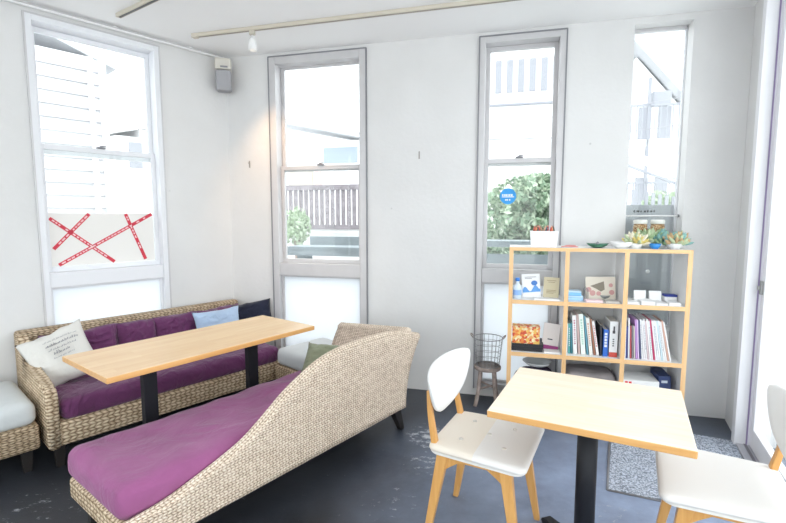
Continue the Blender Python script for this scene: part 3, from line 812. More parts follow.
# ------------------------------------------------------------------ square pedestal table
sq = empty('pedestal_table', (.803, 1.83, 0), R(-27.3), 'square birch cafe table on a single dark column in the foreground', 'table')
bm = add_box(BM(), -.344, .344, -.292, .292, .672, .700, .004); bm.normal_update()
for f in bm.faces: f.material_index = 0 if f.normal.z > .5 else 1
obj('tabletop', bm, [M_birch2, M_edge], sq)
obj('column', lathe([(.040, .02), (.040, .655)], 28), M_black, sq)
obj('top_plate', box(-.16, .16, -.16, .16, .655, .671), M_black, sq)
for k in range(4):
    a = PI/4+k*PI/2
    M = Matrix.Rotation(a, 4, 'Z')
    bm = BM(); add_prism(bm, [(.03, .0), (.245, .0), (.262, .018), (.25, .03), (.06, .060), (.03, .060)], 'y', -.025, .025)
    for v in bm.verts: v.co = M @ v.co
    bmesh.ops.bevel(bm, geom=list(bm.edges), offset=.004, segments=2, affect='EDGES')
    obj('foot', bm, M_black, sq)

# ------------------------------------------------------------------ cafe chairs
def rrect(w, d, r, n=5, taper=0):
    pts = []
    for (cx, cy, a0) in ((w/2-r, d/2-r, 0), (-w/2+r, d/2-r, 90), (-w/2+r, -d/2+r, 180), (w/2-r, -d/2+r, 270)):
        for k in range(n+1):
            a = R(a0+90*k/n); x = cx+r*math.cos(a); y = cy+r*math.sin(a)
            pts.append((x*(1+taper*y/d), y))
    return pts
def make_chair(loc, rz, label, two_tone):
    """front of the seat points to local +y, x across; origin on the floor below the seat centre"""
    c = empty('cafe_chair', loc, rz, label, 'chair')
    W_, D2 = .435, .425
    # seat pad: loft of rounded outlines, with shallow buttoned dimples
    bm = BM()
    N1 = 40
    def outline(s, z):
        o_ = rrect(W_, D2, .035, 7, .12)
        return [(p[0]*s, p[1]*s-.006, z) for p in o_]
    loops = []
    for (s, z) in ((.95, .4385), (.99, .441), (1.0, .448), (.995, .455), (.97, .464), (.90, .468), (.7, .469), (.4, .469)):
        loops.append([bm.verts.new(p) for p in outline(s, z)])
    for a, b_ in zip(loops, loops[1:]):
        n = len(a)
        for k in range(n):
            f = bm.faces.new((a[k], a[(k+1) % n], b_[(k+1) % n], b_[k])); f.smooth = True
    bm.faces.new(loops[0][::-1]); bm.faces.new(loops[-1])
    if two_tone:
        bmesh.ops.bisect_plane(bm, geom=bm.verts[:]+bm.edges[:]+bm.faces[:], plane_co=(0, -.012, 0), plane_no=(0, 1, 0))
    for f in bm.faces:
        if f.calc_center_median().y < -.012 and two_tone: f.material_index = 1
    obj('seat', bm, [M_seatw, M_seatc], c)
    if two_tone:
        for (x, y) in ((-.10, .09), (.10, .09), (0, 0), (-.10, -.10), (.10, -.10)):
            obj('button', add_lathe(BM(), [(.011, .468), (.010, .472), (.006, .4735), (.0005, .474)], 12, (x, y, 0)), plain('beige_button', (.62, .58, .54, 1), .7), c)
    # shell rim under the pad
    bm = BM(); pts = [(p[0], p[1]-.010) for p in rrect(W_*.96, D2*.98, .05, 6, .10)]
    fs = add_prism(bm, pts, 'z', .426, .4383); obj('seat_board', bm, plain('white_lacquered_board', (.80, .78, .74, 1), .4), c)
    # legs (front pair splayed forward, back pair splayed back) with wedge brackets
    for sx in (-1, 1):
        for sy in (-1, 1):
            x0, y0 = sx*.168, sy*.135-.020
            x1, y1 = sx*.200, sy*.205-.020
            bm = BM(); add_taper(bm, (x1, y1, 0), (x0, y0, .4255), (.024, .026), (.036, .050))
            lg = obj('leg', bm, M_oak, c)
            obj('leg_tip', add_lathe(BM(), [(.012, -.0), (.012, .008)], 10, (x1, y1, 0)) , M_darkleg, lg) if False else None
        bm = BM(); add_prism(bm, [(-.145, .4255), (-.145, .355), (-.12, .375), (-.08, .402), (.04, .402), (.08, .375), (.105, .355), (.105, .4255)], 'x', sx*.168-.012, sx*.168+.012)
        obj('side_rail', bm, M_oak, c)
    for sy in (-1, 1):
        obj('cross_rail', box(-.155, .155, sy*.135-.030, sy*.135-.010, .398, .4255), M_oaky, c)
    # back posts
    for sx in (-1, 1):
        pts = [(sx*.170, -.190, .4385), (sx*.166, -.207, .52), (sx*.160, -.222, .60), (sx*.150, -.232, .685)]
        bm = BM(); prev = None
        for (p, w, d) in zip(catmull(pts, 4), [None]*99, [None]*99):
            pass
        pc = catmull(pts, 4); rings = []
        for i, p in enumerate(pc):
            s = i/(len(pc)-1); hw, hd = .017-.005*s, .013-.004*s
            rings.append([bm.verts.new((p.x+a*hw, p.y+b_*hd, p.z)) for a, b_ in ((-1, -1), (1, -1), (1, 1), (-1, 1))])
        for a, b_ in zip(rings, rings[1:]):
            for k in range(4): bm.faces.new((a[k], a[(k+1) % 4], b_[(k+1) % 4], b_[k]))
        bm.faces.new(rings[0][::-1]); bm.faces.new(rings[-1])
        bmesh.ops.bevel(bm, geom=[e for e in bm.edges], offset=.003, segments=2, affect='EDGES')
        obj('back_post', bm, M_oak, c)
    # curved backrest plate: rounded leaf outline, bent around the sitter
    outl = [(-.258, .765), (-.250, .793), (-.20, .806), (-.10, .812), (0, .812), (.10, .812), (.20, .806), (.250, .793), (.258, .765), (.232, .70), (.18, .635), (.10, .595), (0, .582), (-.10, .595), (-.18, .635), (-.232, .70)]
    cv = [(p.x, p.z) for p in catmull([(x, 0, z) for x, z in outl+[outl[0]]], 4)][:-1]
    bm = BM(); cz = .715
    def bend(x, z, off): return (x, -.222-(z-.70)*.14+.72*x*x+off, z-.018)
    for off, flip in ((.010, 0), (-.010, 1)):
        prev = None
        for s in (1.0, .96, .8, .6, .4, .2):
            o2 = off*(1 if s < 1 else .55)
            ring = [bm.verts.new(bend(x*s, cz+(z-cz)*s, o2)) for x, z in cv]
            if prev:
                n = len(ring)
                for k in range(n):
                    f = bm.faces.new((prev[k], prev[(k+1) % n], ring[(k+1) % n], ring[k])); f.smooth = True
            else:
                if flip:
                    n = len(ring)
                    for k in range(n): f = bm.faces.new((first[k], first[(k+1) % n], ring[(k+1) % n], ring[k])); f.smooth = True
                else: first = ring
            prev = ring
        f = bm.faces.new(prev); f.smooth = True
    obj('backrest', bm, plain('white_lacquered_back', (.86, .86, .85, 1), .35), c, True)
    return c
make_chair((.435, 2.00, 0), math.atan2(.87, .49)*0+R(-90-27.5), 'white cafe chair with a buttoned two-tone seat, left of the square table', True)
make_chair((1.235, 1.665, 0), R(90-27.5), 'white cafe chair cut off by the right edge, beside the glass door', False)

# ------------------------------------------------------------------ open bookshelf
SX0, SX1, SF = 2.4475, 3.592, -.33            # along the back wall; front face 33 cm off it
SHW = SX1-SX0
shelf_o = wp(FB, SX0, SF, 0)
shf = empty('bookshelf', shelf_o, BROT, 'open three by three pine bookshelf standing before the back windows', 'bookshelf')
SD = .285; T = .024
zs = [0.075, .452, .832, 1.205]               # board undersides
xs = [0, .3735, .747, SHW-T]                  # upright left faces
xs = [0, (SHW-T)/3, 2*(SHW-T)/3, SHW-T]
M_lam = plain('white_laminate', (.80, .79, .78, 1), .45)
def panel(name, x0, x1, z0, z1, em):
    bm = BM(); add_box(bm, x0, x1, .004, SD, z0, z1); add_box(bm, x0, x1, 0, .0041, z0, z1, mi=1)
    return obj(name, bm, [M_lam, em], shf)
for i, x in enumerate(xs): panel('upright', x-.0022, x+T+.0022, 0, 1.229 if i in (0, 3) else 1.205, M_pinez)
for i in range(3):
    for z in zs[:3]: panel('shelf_board', xs[i]+T+.0025, xs[i+1]-.0025, z-.005, z+T, M_pine)
panel('top_board', T+.0025, SHW-T-.0025, 1.205, 1.229, M_pine)
def S(x, y, z): return shf.matrix_basis @ Vector((x, y, z)) if False else wp(frame(shelf_o, BROT), x, y, z)
R1, R2, R3, RT = .8565, .4765, .0995, 1.2295   # standing heights of the rows and the top
def put(name, label, cat, x, y, z, rz=0, group=None): return empty(name, S(x, y, z), BROT+rz, label, cat, group)
c0 = [x+T for x in xs[:3]]; cw = xs[1]-T        # cell left insides, cell width
CWD = cw

def book(label, x, y, z, th, h, d, col, lean=0, group=None, cat='book', spine=None, pagecol=(.85, .83, .78, 1), name='book'):
    """upright book: spine towards the room (-y), thickness along x, leaning by `lean` degrees"""
    b = empty(name, S(x, y, z), 0, label, cat, group)
    b.rotation_euler = (0, R(lean), BROT)
    cm = plain('cover_%02d%02d%02d' % tuple(int(c*99) for c in col[:3]), col, .5)
    bm = BM(); add_box(bm, 0, th, 0, .003, 0, h); add_box(bm, 0, .0018, .003, d, 0, h); add_box(bm, th-.0018, th, .003, d, 0, h)
    obj('cover', bm, cm, b)
    obj('pages', box(.002, th-.002, .0035, d-.004, .003, h-.003), plain('page_paper', (.70, .66, .60, 1), .9), b)
    if spine:
        bm = BM()
        if spine[0] == 'bars':
            z_ = h*.25
            while z_ < h*.85:
                w = random.uniform(.006, .014); add_box(bm, th*.3, th*.7, -.0006, .0004, z_, z_+w); z_ += w+.006
        elif spine[0] == 'big':
            z_ = h*.35
            for w in (.018, .012, .018, .012, .016): add_box(bm, th*.22, th*.78, -.0006, .0004, z_, z_+w); z_ += w+.006
        elif spine[0] == 'band':
            add_box(bm, 0, th, -.0006, .0004, 0, h*.13)
        obj('spine_print', bm, plain('print_%02d%02d%02d' % tuple(int(c*99) for c in spine[1][:3]), spine[1], .5), b)
    return b
# row 2, middle cell: mixed books
x = c0[1]+.004
Wt = (.82, .81, .80, 1)
mid = [
 (.010, .20, Wt, -3, None, 'thin white book at the left end of the middle row of books'),
 (.012, .20, (.10, .36, .36, 1), -3, ('bars', Wt), 'teal book at the left end of the middle row of books'),
 (.010, .205, (.06, .22, .26, 1), -5, None, 'dark teal book between the teal and a tall white book'),
 (.022, .255, Wt, -9, ('bars', (.5, .2, .25, 1)), 'tall white book leaning left beside the teal books'),
 (.012, .265, (.55, .40, .38, 1), -9, None, 'dusty pink book between two tall white books'),
 (.026, .265, (.78, .84, .78, 1), -8, ('bars', (.4, .6, .5, 1)), 'pale green-white thick book in the middle of the row'),
 (.010, .255, (.12, .30, .38, 1), -8, None, 'slim blue-green book beside the thick pale green one'),
 (.020, .245, (.80, .77, .72, 1), -9, ('bars', (.6, .3, .2, 1)), 'cream book left of the slim brown book'),
 (.010, .240, (.35, .16, .10, 1), -9, None, 'slim brown book in the middle of the shelf'),
 (.014, .225, Wt, -9, ('bars', (.7, .2, .2, 1)), 'white book left of the black book'),
]
for bi, (th, h, col, ln, spn, lab) in enumerate(mid):
    th *= 1.12; h *= 1.08; ln = -.5-1.0*bi
    book(lab, x, .055, R2, th, h, .19, col, ln, 'books on the middle shelf', spine=spn); x += th*1.06+.0006+h*.0175*1.05
x = c0[1]+cw-.068-.045
book('black book leaning left of the blue book', x-.010, .05, R2, .013, .215, .19, (.02, .02, .03, 1), -1, 'books on the middle shelf')
book('bright blue book with large white spine lettering', x+.010, .045, R2, .030, .19, .19, (.03, .14, .55, 1), 0, 'books on the middle shelf', spine=('big', Wt))
bb = book('wide white book with a red band at the foot of its spine', x+.048, .045, R2, .052, .25, .20, (.80, .80, .80, 1), 0, 'books on the middle shelf', spine=('band', (.6, .08, .06, 1)))
bm = BM()
for z_ in (.075, .09, .105, .12): add_box(bm, .020, .030, -.0006, .0004, z_, z_+.008)
obj('spine_text', bm, plain('ink_dark', (.08, .08, .09, 1), .6), bb); bm = BM(); add_box(bm, .018, .034, -.0006, .0004, .165, .185); add_box(bm, .022, .032, -.0006, .0004, .185, .215)
obj('spine_mark', bm, plain('ink_dark', (.08, .08, .09, 1), .6), bb)
# row 2, right cell: magazines leaning
x = c0[2]+.008
mags = [((.75, .75, .78, 1), 'bars'), ((.06, .07, .25, 1), None), ((.78, .77, .78, 1), None), ((.45, .08, .10, 1), None), ((.20, .20, .22, 1), None), ((.55, .50, .48, 1), None),
        ((.52, .28, .62, 1), None), ((.66, .50, .74, 1), None), ((.08, .10, .20, 1), None), ((.82, .82, .84, 1), 'bars'), ((.80, .78, .80, 1), None),
        ((.84, .84, .86, 1), 'bars'), ((.70, .55, .58, 1), None), ((.84, .83, .83, 1), None), ((.80, .80, .82, 1), 'bars'), ((.55, .05, .15, 1), None),
        ((.85, .84, .85, 1), None), ((.80, .82, .85, 1), 'bars'), ((.84, .84, .84, 1), None), ((.60, .74, .80, 1), None), ((.84, .85, .86, 1), 'bars'), ((.82, .80, .80, 1), None), ((.66, .40, .32, 1), None), ((.85, .85, .85, 1), None)]
mcol = {1: 'dark blue', 3: 'dark red', 4: 'charcoal', 5: 'taupe', 6: 'violet', 7: 'lilac', 8: 'navy', 12: 'dusty rose', 15: 'crimson', 19: 'pale blue', 22: 'brick coloured'}
zz = 0
for i, (col, spn) in enumerate(mags):
    ln = -1-11*i/len(mags)
    h = .282-.03*abs(math.sin(i*1.7))*.5-(.045 if i in (1, 3, 4, 5) else 0)
    if i in mcol: lab = '%s magazine spine in the row of magazines at the right end of the shelf' % mcol[i]
    else:
        nb = [q for q in (i-1, i+1) if q in mcol]
        if nb: lab = 'white magazine standing next to the %s one, on its %s' % (mcol[nb[0]], 'right' if nb[0] < i else 'left')
        else: lab = {10: 'white magazine among the pale ones right of the navy spine', 17: 'white magazine two places left of the pale blue one', 9: None}.get(i) or 'white magazine at place %s of the leaning row' % i
    book(lab, x, .04, R2, .0085, h, .20, col, ln, 'magazines at the right end of the shelf', 'magazine', spine=('bars', (.4, .4, .45, 1)) if spn else None, name='magazine')
    x += .0122
# row 2, left cell: patterned box on dark boxes, magenta book leaning
def noisy_mat(name, cols, scale):
    m, nt, b = new_mat(name); N, Lk = nt.nodes, nt.links
    tc = N.new('ShaderNodeTexCoord'); v = N.new('ShaderNodeTexVoronoi'); v.inputs['Scale'].default_value = scale
    Lk.new(tc.outputs['Object'], v.inputs['Vector'])
    sep = N.new('ShaderNodeSeparateColor'); Lk.new(v.outputs['Color'], sep.inputs[0])
    r = N.new('ShaderNodeValToRGB'); r.color_ramp.interpolation = 'CONSTANT'
    r.color_ramp.elements[0].color = cols[0]; r.color_ramp.elements[0].position = 0
    r.color_ramp.elements[1].color = cols[1]; r.color_ramp.elements[1].position = 1/len(cols)
    for i, c in enumerate(cols[2:], 2):
        e = r.color_ramp.elements.new(i/len(cols)); e.color = c
    Lk.new(sep.outputs[0], r.inputs['Fac']); Lk.new(r.outputs['Color'], b.inputs['Base Color']); b.inputs['Roughness'].default_value = .6
    return m
M_pat = noisy_mat('orange_patterned_paper', [(.75, .22, .05, 1), (.80, .48, .12, 1), (.82, .66, .34, 1), (.60, .08, .04, 1), (.85, .75, .50, 1), (.78, .35, .12, 1)], 60)
o = put('patterned_box', 'orange and yellow patterned box standing on the black folders', 'box', c0[0]+.008, .05, R2+.0515)
obj('box_body', add_box(BM(), 0, .190, 0, .10, 0, .112, .002), M_pat, o)
obj('box_lid', add_box(BM(), -.002, .192, -.002, .102, .1123, .124, .002), M_pat, o)
for k in range(3):
    o = put('document_folder', ['black document folder lowest of the three under the patterned box', 'black document folder in the middle of the pile under the patterned box', 'black document folder topmost, right under the patterned box'][k], 'folder', c0[0]+.004+.003*k, .035+.004*k, R2+.0004+.017*k, 0, 'black folders under the patterned box')
    bm = BM(); add_box(bm, 0, .215, 0, .2, 0, .004); add_box(bm, 0, .215, 0, .2, .0125, .0165); add_box(bm, 0, .215, 0, .004, .004, .0125); obj('cover', bm, plain('black_card', (.02, .02, .025, 1), .5), o)
    obj('pages', box(.005, .21, .006, .196, .0042, .0123), plain('page_paper', (.70, .66, .60, 1), .9), o)
o = put('picture_book', 'white and magenta picture book leaning beside the patterned box', 'book', c0[0]+.215, .12, R2+.002, 0); o.rotation_euler = (R(-12), R(6), BROT)
obj('cover', box(0, .115, 0, .012, 0, .195), plain('warm_white_card', (.80, .76, .74, 1), .5), o)
obj('cover_band', box(0, .115, -.001, .0, .0, .035), plain('magenta_ink', (.35, .04, .22, 1), .5), o)
obj('cover_print', box(.035, .07, -.001, 0, .075, .083), plain('ink_dark', (.08, .08, .09, 1), .6), o)
o = put('picture_book', 'maroon picture book behind the white and magenta one', 'book', c0[0]+.255, .17, R2, 0); o.rotation_euler = (R(-4), R(4), BROT)
obj('cover', box(0, .075, 0, .012, 0, .17), plain('maroon_card', (.12, .03, .05, 1), .5), o)
o = put('paper_stack', 'pile of white leaflets lying in front of the magenta book', 'leaflets', c0[0]+.228, .02, R2+.0004)
obj('sheets', add_box(BM(), 0, .11, 0, .08, 0, .010, .001), M_white, o)

# row 1, left cell
o = put('water_bottle', 'small blue and white bottle at the left of the upper left compartment', 'bottle', c0[0]+.035, .07, R1)
obj('bottle_body', lathe([(.026, 0), (.030, .006), (.030, .075), (.026, .09), (.013, .105), (.013, .125)], 20), plain('bluish_clear_plastic', (.62, .70, .80, 1), .25), o)
obj('bottle_cap', lathe([(.0155, .1255), (.0155, .145), (.013, .148)], 16), plain('bright_blue_plastic', (.05, .22, .65, 1), .4), o)
obj('bottle_label', add_lathe(BM(), [(.0306, .025), (.0306, .062)], 20, cap=False), plain('label_blue', (.25, .42, .75, 1), .5), o)
o = put('leaflet', 'standing white leaflet with a blue wave picture', 'leaflet', c0[0]+.075, .10, R1); o.rotation_euler = (R(-10), R(-4), BROT)
obj('sheet', box(0, .125, 0, .004, 0, .170), M_white, o)
bm = BM(); pts = [(.0, .055)]+[(.125*k/12, .055+.020*math.sin(k*.9)+.018*(k/12)) for k in range(1, 12)]+[(.125, .06), (.125, .04), (.0, .035)]
add_prism(bm, pts, 'y', -.0012, -.0002); obj('wave_print', bm, plain('wave_blue', (.12, .34, .72, 1), .5), o)
bm = BM(); add_prism(bm, [(.085+.022*math.cos(k*PI/8), .103+.018*math.sin(k*PI/8)) for k in range(16)], 'y', -.0012, -.0002); obj('round_print', bm, plain('wave_blue_dark', (.06, .20, .55, 1), .5), o)
bm = BM()
for (z_, a, b_) in ((.145, .02, .10), (.135, .02, .07)): add_box(bm, a, b_, -.0012, -.0002, z_, z_+.004)
obj('text_print', bm, plain('ink_grey', (.3, .3, .33, 1), .6), o)
o = put('booklet', 'standing cream booklet at the right of the upper left compartment', 'booklet', c0[0]+.215, .10, R1); o.rotation_euler = (R(-8), R(2), BROT)
obj('cover', box(0, .105, 0, .010, 0, .155), plain('cream_cover', (.62, .55, .38, 1), .6), o)
bm = BM()
for (z_, a, b_) in ((.13, .02, .085), (.118, .03, .075), (.06, .02, .085), (.05, .02, .085), (.04, .02, .07)): add_box(bm, a, b_, -.001, -.0002, z_, z_+.004)
obj('text_print', bm, plain('ink_brown', (.35, .26, .16, 1), .6), o)
o = put('paper_stack', 'low pile of white cards lying in front of the cream booklet', 'cards', c0[0]+.150, .012, R1+.0004)
obj('sheets', add_box(BM(), 0, .17, 0, .075, 0, .010, .001), M_white, o)

# row 1, middle cell
for k in range(2):
    o = put('card_case', ['pale blue plastic case, the lower of two', 'sky blue plastic case, stacked on top'][k], 'case', c0[1]+.006, .06, R1+.0004+.034*k, 0, 'blue plastic cases')
    obj('case_body', add_box(BM(), 0, .10-.012*k, 0, .09, 0, .022, .003), plain('pale_blue_plastic' if k == 0 else 'sky_blue_plastic', (.38, .60, .80, 1) if k == 0 else (.22, .50, .80, 1), .4), o)
    obj('case_lid', add_box(BM(), 0, .10-.012*k, 0, .09, .0225, .033, .003), plain('clear_blue_lid', (.52, .70, .84, 1), .3), o)
o = put('picture_card', 'standing picture card with a taupe and pink collage print', 'card', c0[1]+.135, .14, R1); o.rotation_euler = (R(-6), R(-2), BROT)
obj('card_sheet', box(0, .195, 0, .006, 0, .160), plain('card_cream', (.74, .68, .58, 1), .6), o)
bm = BM(); add_prism(bm, [(.03, .095), (.12, .128), (.125, .07), (.10, .055), (.07, .075)], 'y', -.0012, -.0002); obj('bow_print', bm, plain('taupe_ink', (.25, .22, .17, 1), .6), o)
bm = BM()
for (a, b_, s) in ((.02, .07, .018), (.045, .045, .02), (.085, .042, .016), (.165, .10, .014), (.17, .05, .018)):
    add_prism(bm, [(a+s*math.cos(k*PI/5), b_+s*math.sin(k*PI/5)) for k in range(10)], 'y', -.0012, -.0002)
obj('flower_print', bm, plain('rose_ink', (.62, .34, .32, 1), .6), o)
o = put('wire_card_holder', 'small dark wire holder beside the standing picture card', 'holder', c0[1]+.118, .09, R1)
bm = BM()
for y in (0, .05): add_tube(bm, [(0, y, .002), (.0, y, .075), (.012, y, .09), (.024, y, .075), (.024, y, .002)], .0018, 6)
add_tube(bm, [(0, 0, .002), (0, .05, .002)], .0018, 6); add_tube(bm, [(.024, 0, .002), (.024, .05, .002)], .0018, 6)
obj('wire', bm, M_aludark, o)
o = put('paper_stack', 'pile of pale pink leaflets lying in the upper middle compartment', 'leaflets', c0[1]+.120, .01, R1+.0004, R(6))
obj('sheets', add_box(BM(), 0, .11, 0, .075, 0, .014, .001), plain('pink_paper', (.82, .62, .64, 1), .7), o)
o = put('paper_stack', 'pile of grey and white cards at the right of the upper middle compartment', 'cards', c0[1]+.245, .012, R1+.0004)
obj('sheets', add_box(BM(), 0, .09, 0, .09, 0, .012, .001), plain('grey_paper', (.52, .50, .47, 1), .7), o)
o = put('pebble_dish', 'small grey dish on the cards in the upper middle compartment', 'dish', c0[1]+.262, .165, R1)
obj('bowl', add_lathe(BM(), [(.018, 0), (.034, .018), (.042, .034), (.038, .034), (.03, .018), (.002, .006)], 20), plain('grey_stoneware', (.30, .31, .30, 1), .5), o)
# row 1, right cell: cards
cards = [(.008, .02, .075, .012, Wt, 'white card pile at the left of the upper right compartment'), (.090, .012, .085, .022, Wt, 'taller white card pile beside the small card stand'),
         (.183, .018, .07, .012, Wt, 'white card pile in the middle of the upper right compartment'), (.258, .016, .07, .018, Wt, 'white card pile under the blue card')]
for (x, y, w, h, col, lab) in cards:
    o = put('card_pile', lab, 'cards', c0[2]+x, y, R1+.0004, 0, 'card piles in the upper right compartment')
    bm = BM(); z_ = 0; 
    while z_ < h-.001: add_box(bm, random.uniform(0, .002), w-random.uniform(0, .002), random.uniform(0, .002), .10, z_, z_+.0035); z_ += .004
    obj('sheets', bm, M_white, o)
for (x, y, lab, col) in ((.075, .125, 'small white card stand at the back of the upper right compartment', (.8, .8, .8, 1)), (.170, .120, 'tall white card stand in the middle of the upper right compartment', (.8, .8, .82, 1))):
    o = put('card_stand', lab, 'card stand', c0[2]+x, y, R1)
    bm = BM(); add_prism(bm, [(.0, 0), (.055, 0), (.055, .008), (.03, .012), (.042, .075), (.037, .076), (.022, .012), (.0, .008)], 'x', 0, .075)
    obj('holder', bm, plain('stand_white', col, .4), o)
    bm = BM(); add_prism(bm, [(.018, .0125), (.0215, .0125), (.036, .062), (.0325, .063)], 'x', .004, .071); obj('card', bm, M_white, o)
o = put('blue_card_box', 'navy and white card box at the right of the upper right compartment', 'box', c0[2]+.262, .13, R1)
obj('box_body', add_box(BM(), 0, .075, 0, .06, 0, .042, .002), M_white, o)
obj('box_lid', add_box(BM(), -.001, .076, -.001, .061, .0425, .056, .002), plain('royal_blue_card', (.02, .04, .28, 1), .5), o)
# row 3
o = put('folded_cloth', 'dark purple folded cloth in the lower left compartment', 'cloth', c0[0]+.175, .15, R3+.0004)
c = cushion(.32, .24, .20, (20, 16), wr=.012, seed=2, puff=.2); obj('cloth_fold', c, plain('aubergine_cloth', (.035, .02, .05, 1), .9, var=.3), o)
o = put('serving_bowl', 'white bowl lying on the dark cloth in the lower left compartment', 'bowl', c0[0]+.19, .135, R3+.245)
obj('bowl', add_lathe(BM(), [(.03, 0), (.075, .012), (.105, .038), (.100, .040), (.07, .018), (.002, .008)], 28), plain('grey_white_glaze', (.50, .51, .50, 1), .3), o)
o = put('folded_blanket', 'grey-brown folded blanket in the lower middle compartment', 'blanket', c0[1]+.175, .15, R3+.0004)
for k in range(3):
    c = cushion(.325, .25, .078, (20, 16), wr=.006, seed=4+k, puff=.1)
    for v in c.verts: v.co.z += .082*k
    obj('blanket_fold', c, plain('taupe_wool', (.28, .25, .25, 1), .95, var=.3, bump=.3, bscale=300), o)
o = put('storage_box', 'white cardboard box with red marks in the lower right compartment', 'box', c0[2]+.006, .03, R3+.0004)
obj('box_body', add_box(BM(), 0, .225, 0, .20, 0, .228, .003), plain('white_carton', (.80, .80, .79, 1), .6), o)
bm = BM(); add_box(bm, .012, .030, -.001, -.0001, .190, .218); add_box(bm, .036, .054, -.001, -.0001, .190, .218); obj('red_print', bm, plain('red_ink', (.7, .05, .06, 1), .5), o)
bm = BM(); add_prism(bm, [(.11+.032*math.cos(k*PI/16), .175+.024*math.sin(k*PI/16)) for k in range(17)]+[(.11+.018*math.cos(k*PI/16), .175+.012*math.sin(k*PI/16)) for k in range(16, -1, -1)], 'y', -.001, -.0001); obj('arch_print', bm, plain('ink_dark', (.08, .08, .09, 1), .6), o)
o = put('binder', 'navy blue binder standing right of the white carton', 'binder', c0[2]+.245, .06, R3); o.rotation_euler = (0, R(-3), BROT)
obj('cover', add_box(BM(), 0, .075, 0, .20, 0, .262, .003), plain('navy_card', (.018, .035, .12, 1), .5), o)
obj('spine_label', box(.018, .055, -.001, 0, .215, .232), plain('label_grey', (.5, .55, .6, 1), .6), o)

# things on top of the shelf
o = put('square_planter', 'white square pot filled with pens and small red things on the shelf top', 'pot', .230, .09, RT)
bm = BM()
add_prism(bm, [(-.084, 0), (.084, 0), (.094, .112), (-.094, .112)], 'y', -.06, .06)
obj('pot', bm, plain('white_ceramic', (.86, .86, .86, 1), .35), o)
colr = [(.5, .08, .05, 1), (.75, .25, .12, 1), (.10, .12, .10, 1), (.65, .12, .10, 1), (.35, .2, .12, 1), (.7, .42, .3, 1), (.12, .16, .2, 1), (.55, .1, .12, 1)]
for k in range(11):
    x = -.07+.014*k; y = -.03+.02*((k*5) % 4); cl = colr[k % 8]
    p_ = put('felt_pen', '%s pen tip poking out of the white pot, %s' % (['dark red', 'orange', 'blackish green', 'brick red', 'brown', 'salmon', 'dark grey', 'wine red'][k % 8], 'right half' if k > 7 else 'left half'), 'pen', .230+x, .09+y, RT+.1122, 0, 'pens in the white pot')
    p_.rotation_euler = (R(random.uniform(-14, 14)), R(random.uniform(-22, 22)), BROT)
    obj('pen_barrel', lathe([(.0055, 0), (.006, .018), (.0045, .028+.008*((k*3) % 3))], 10), plain('pen_%d' % (k % 8), cl, .4), p_)
    obj('pen_tip', add_lathe(BM(), [(.0045, .0285+.008*((k*3) % 3)), (.0035, .036+.008*((k*3) % 3)), (.0005, .041+.008*((k*3) % 3))], 10), plain('pen_tip_%d' % (k % 3), colr[(k+3) % 8], .4), p_)
o = put('cord_loop', 'coiled pale red cord lying between the white pot and the green dish', 'cord', .400, .07, RT+.005)
bm = BM(); add_tube(bm, catmull([(-.05, 0, 0), (-.02, .02, .001), (.03, .015, .002), (.055, -.01, 0), (.02, -.02, .001), (-.03, -.012, .004), (.0, .012, .008), (.045, .02, .006)], 5), .0035, 6)
obj('cord', bm, plain('pale_red_cord', (.72, .30, .28, 1), .7), o)
o = put('green_dish', 'dark green leaf-shaped dish with a small dark figure on the shelf top', 'dish', .585, .08, RT)
bm = add_lathe(BM(), [(.03, 0), (.058, .012), (.074, .027), (.068, .028), (.05, .014), (.001, .008)], 28)
for v in bm.verts: v.co.y *= .6; v.co.z += .006*(abs(v.co.x)/.074)**3
obj('dish_bowl', bm, plain('green_glaze', (.03, .13, .075, 1), .3), o)
obj('dish_filling', add_lathe(BM(), [(.045, .010), (.04, .017), (.001, .019)], 20), plain('green_filling', (.07, .2, .12, 1), .6), o)
obj('small_figure', lathe([(.010, .0195), (.012, .030), (.006, .040), (.001, .044)], 12), M_aludark, o)
o = put('shallow_bowl', 'shallow white bowl between the green dish and the succulents', 'bowl', .735, .08, RT)
obj('bowl', add_lathe(BM(), [(.03, 0), (.055, .015), (.072, .042), (.068, .043), (.05, .018), (.001, .008)], 28), plain('white_ceramic', (.86, .86, .86, 1), .35), o)
def succulent(x, y, label, s, cols, seed, pot):
    rnd = random.Random(seed)
    o = put('potted_succulent', label, 'plant', x, y, RT)
    obj('pot', add_lathe(BM(), [(.024*s, 0), (.031*s, .018*s), (.033*s, .024*s), (.028*s, .024*s), (.026*s, .016*s), (.001, .016*s)], 18), pot, o)
    for j, cm in enumerate(cols):
        bm = BM()
        for k in range(34):
            a = rnd.uniform(0, 2*PI); el = rnd.uniform(.0, 1.3); Ln = s*rnd.uniform(.035, .062)
            base = Vector((rnd.uniform(-.016, .016)*s, rnd.uniform(-.016, .016)*s, .020*s))
            d = Vector((math.cos(a)*math.cos(el), math.sin(a)*math.cos(el), math.sin(el)))
            p0, p1, p2, p3 = base, base+d*Ln*.5, base+d*Ln*.85+Vector((0, 0, .004)), base+d*Ln+Vector((0, 0, .008))
            add_tube(bm, [p0, p1, p2, p3], [.003*s, .0085*s, .006*s, .0008], 6)
        obj('leaves', bm, cm, o, True)
    return o
Mg = [plain('sage_leaf', (.30, .42, .24, 1), .6), plain('pale_green_leaf', (.48, .56, .36, 1), .6), plain('blue_green_leaf', (.22, .42, .40, 1), .6), plain('yellow_flower', (.72, .58, .20, 1), .6), plain('tan_leaf', (.58, .40, .22, 1), .7), plain('cream_petal', (.82, .76, .62, 1), .7)]
M_pot = plain('white_ceramic', (.86, .86, .86, 1), .35)
succulent(.825, .10, 'succulent with cream and yellow leaves at the left of the planted group', 1.45, (Mg[1], Mg[5], Mg[3]), 1, M_pot)
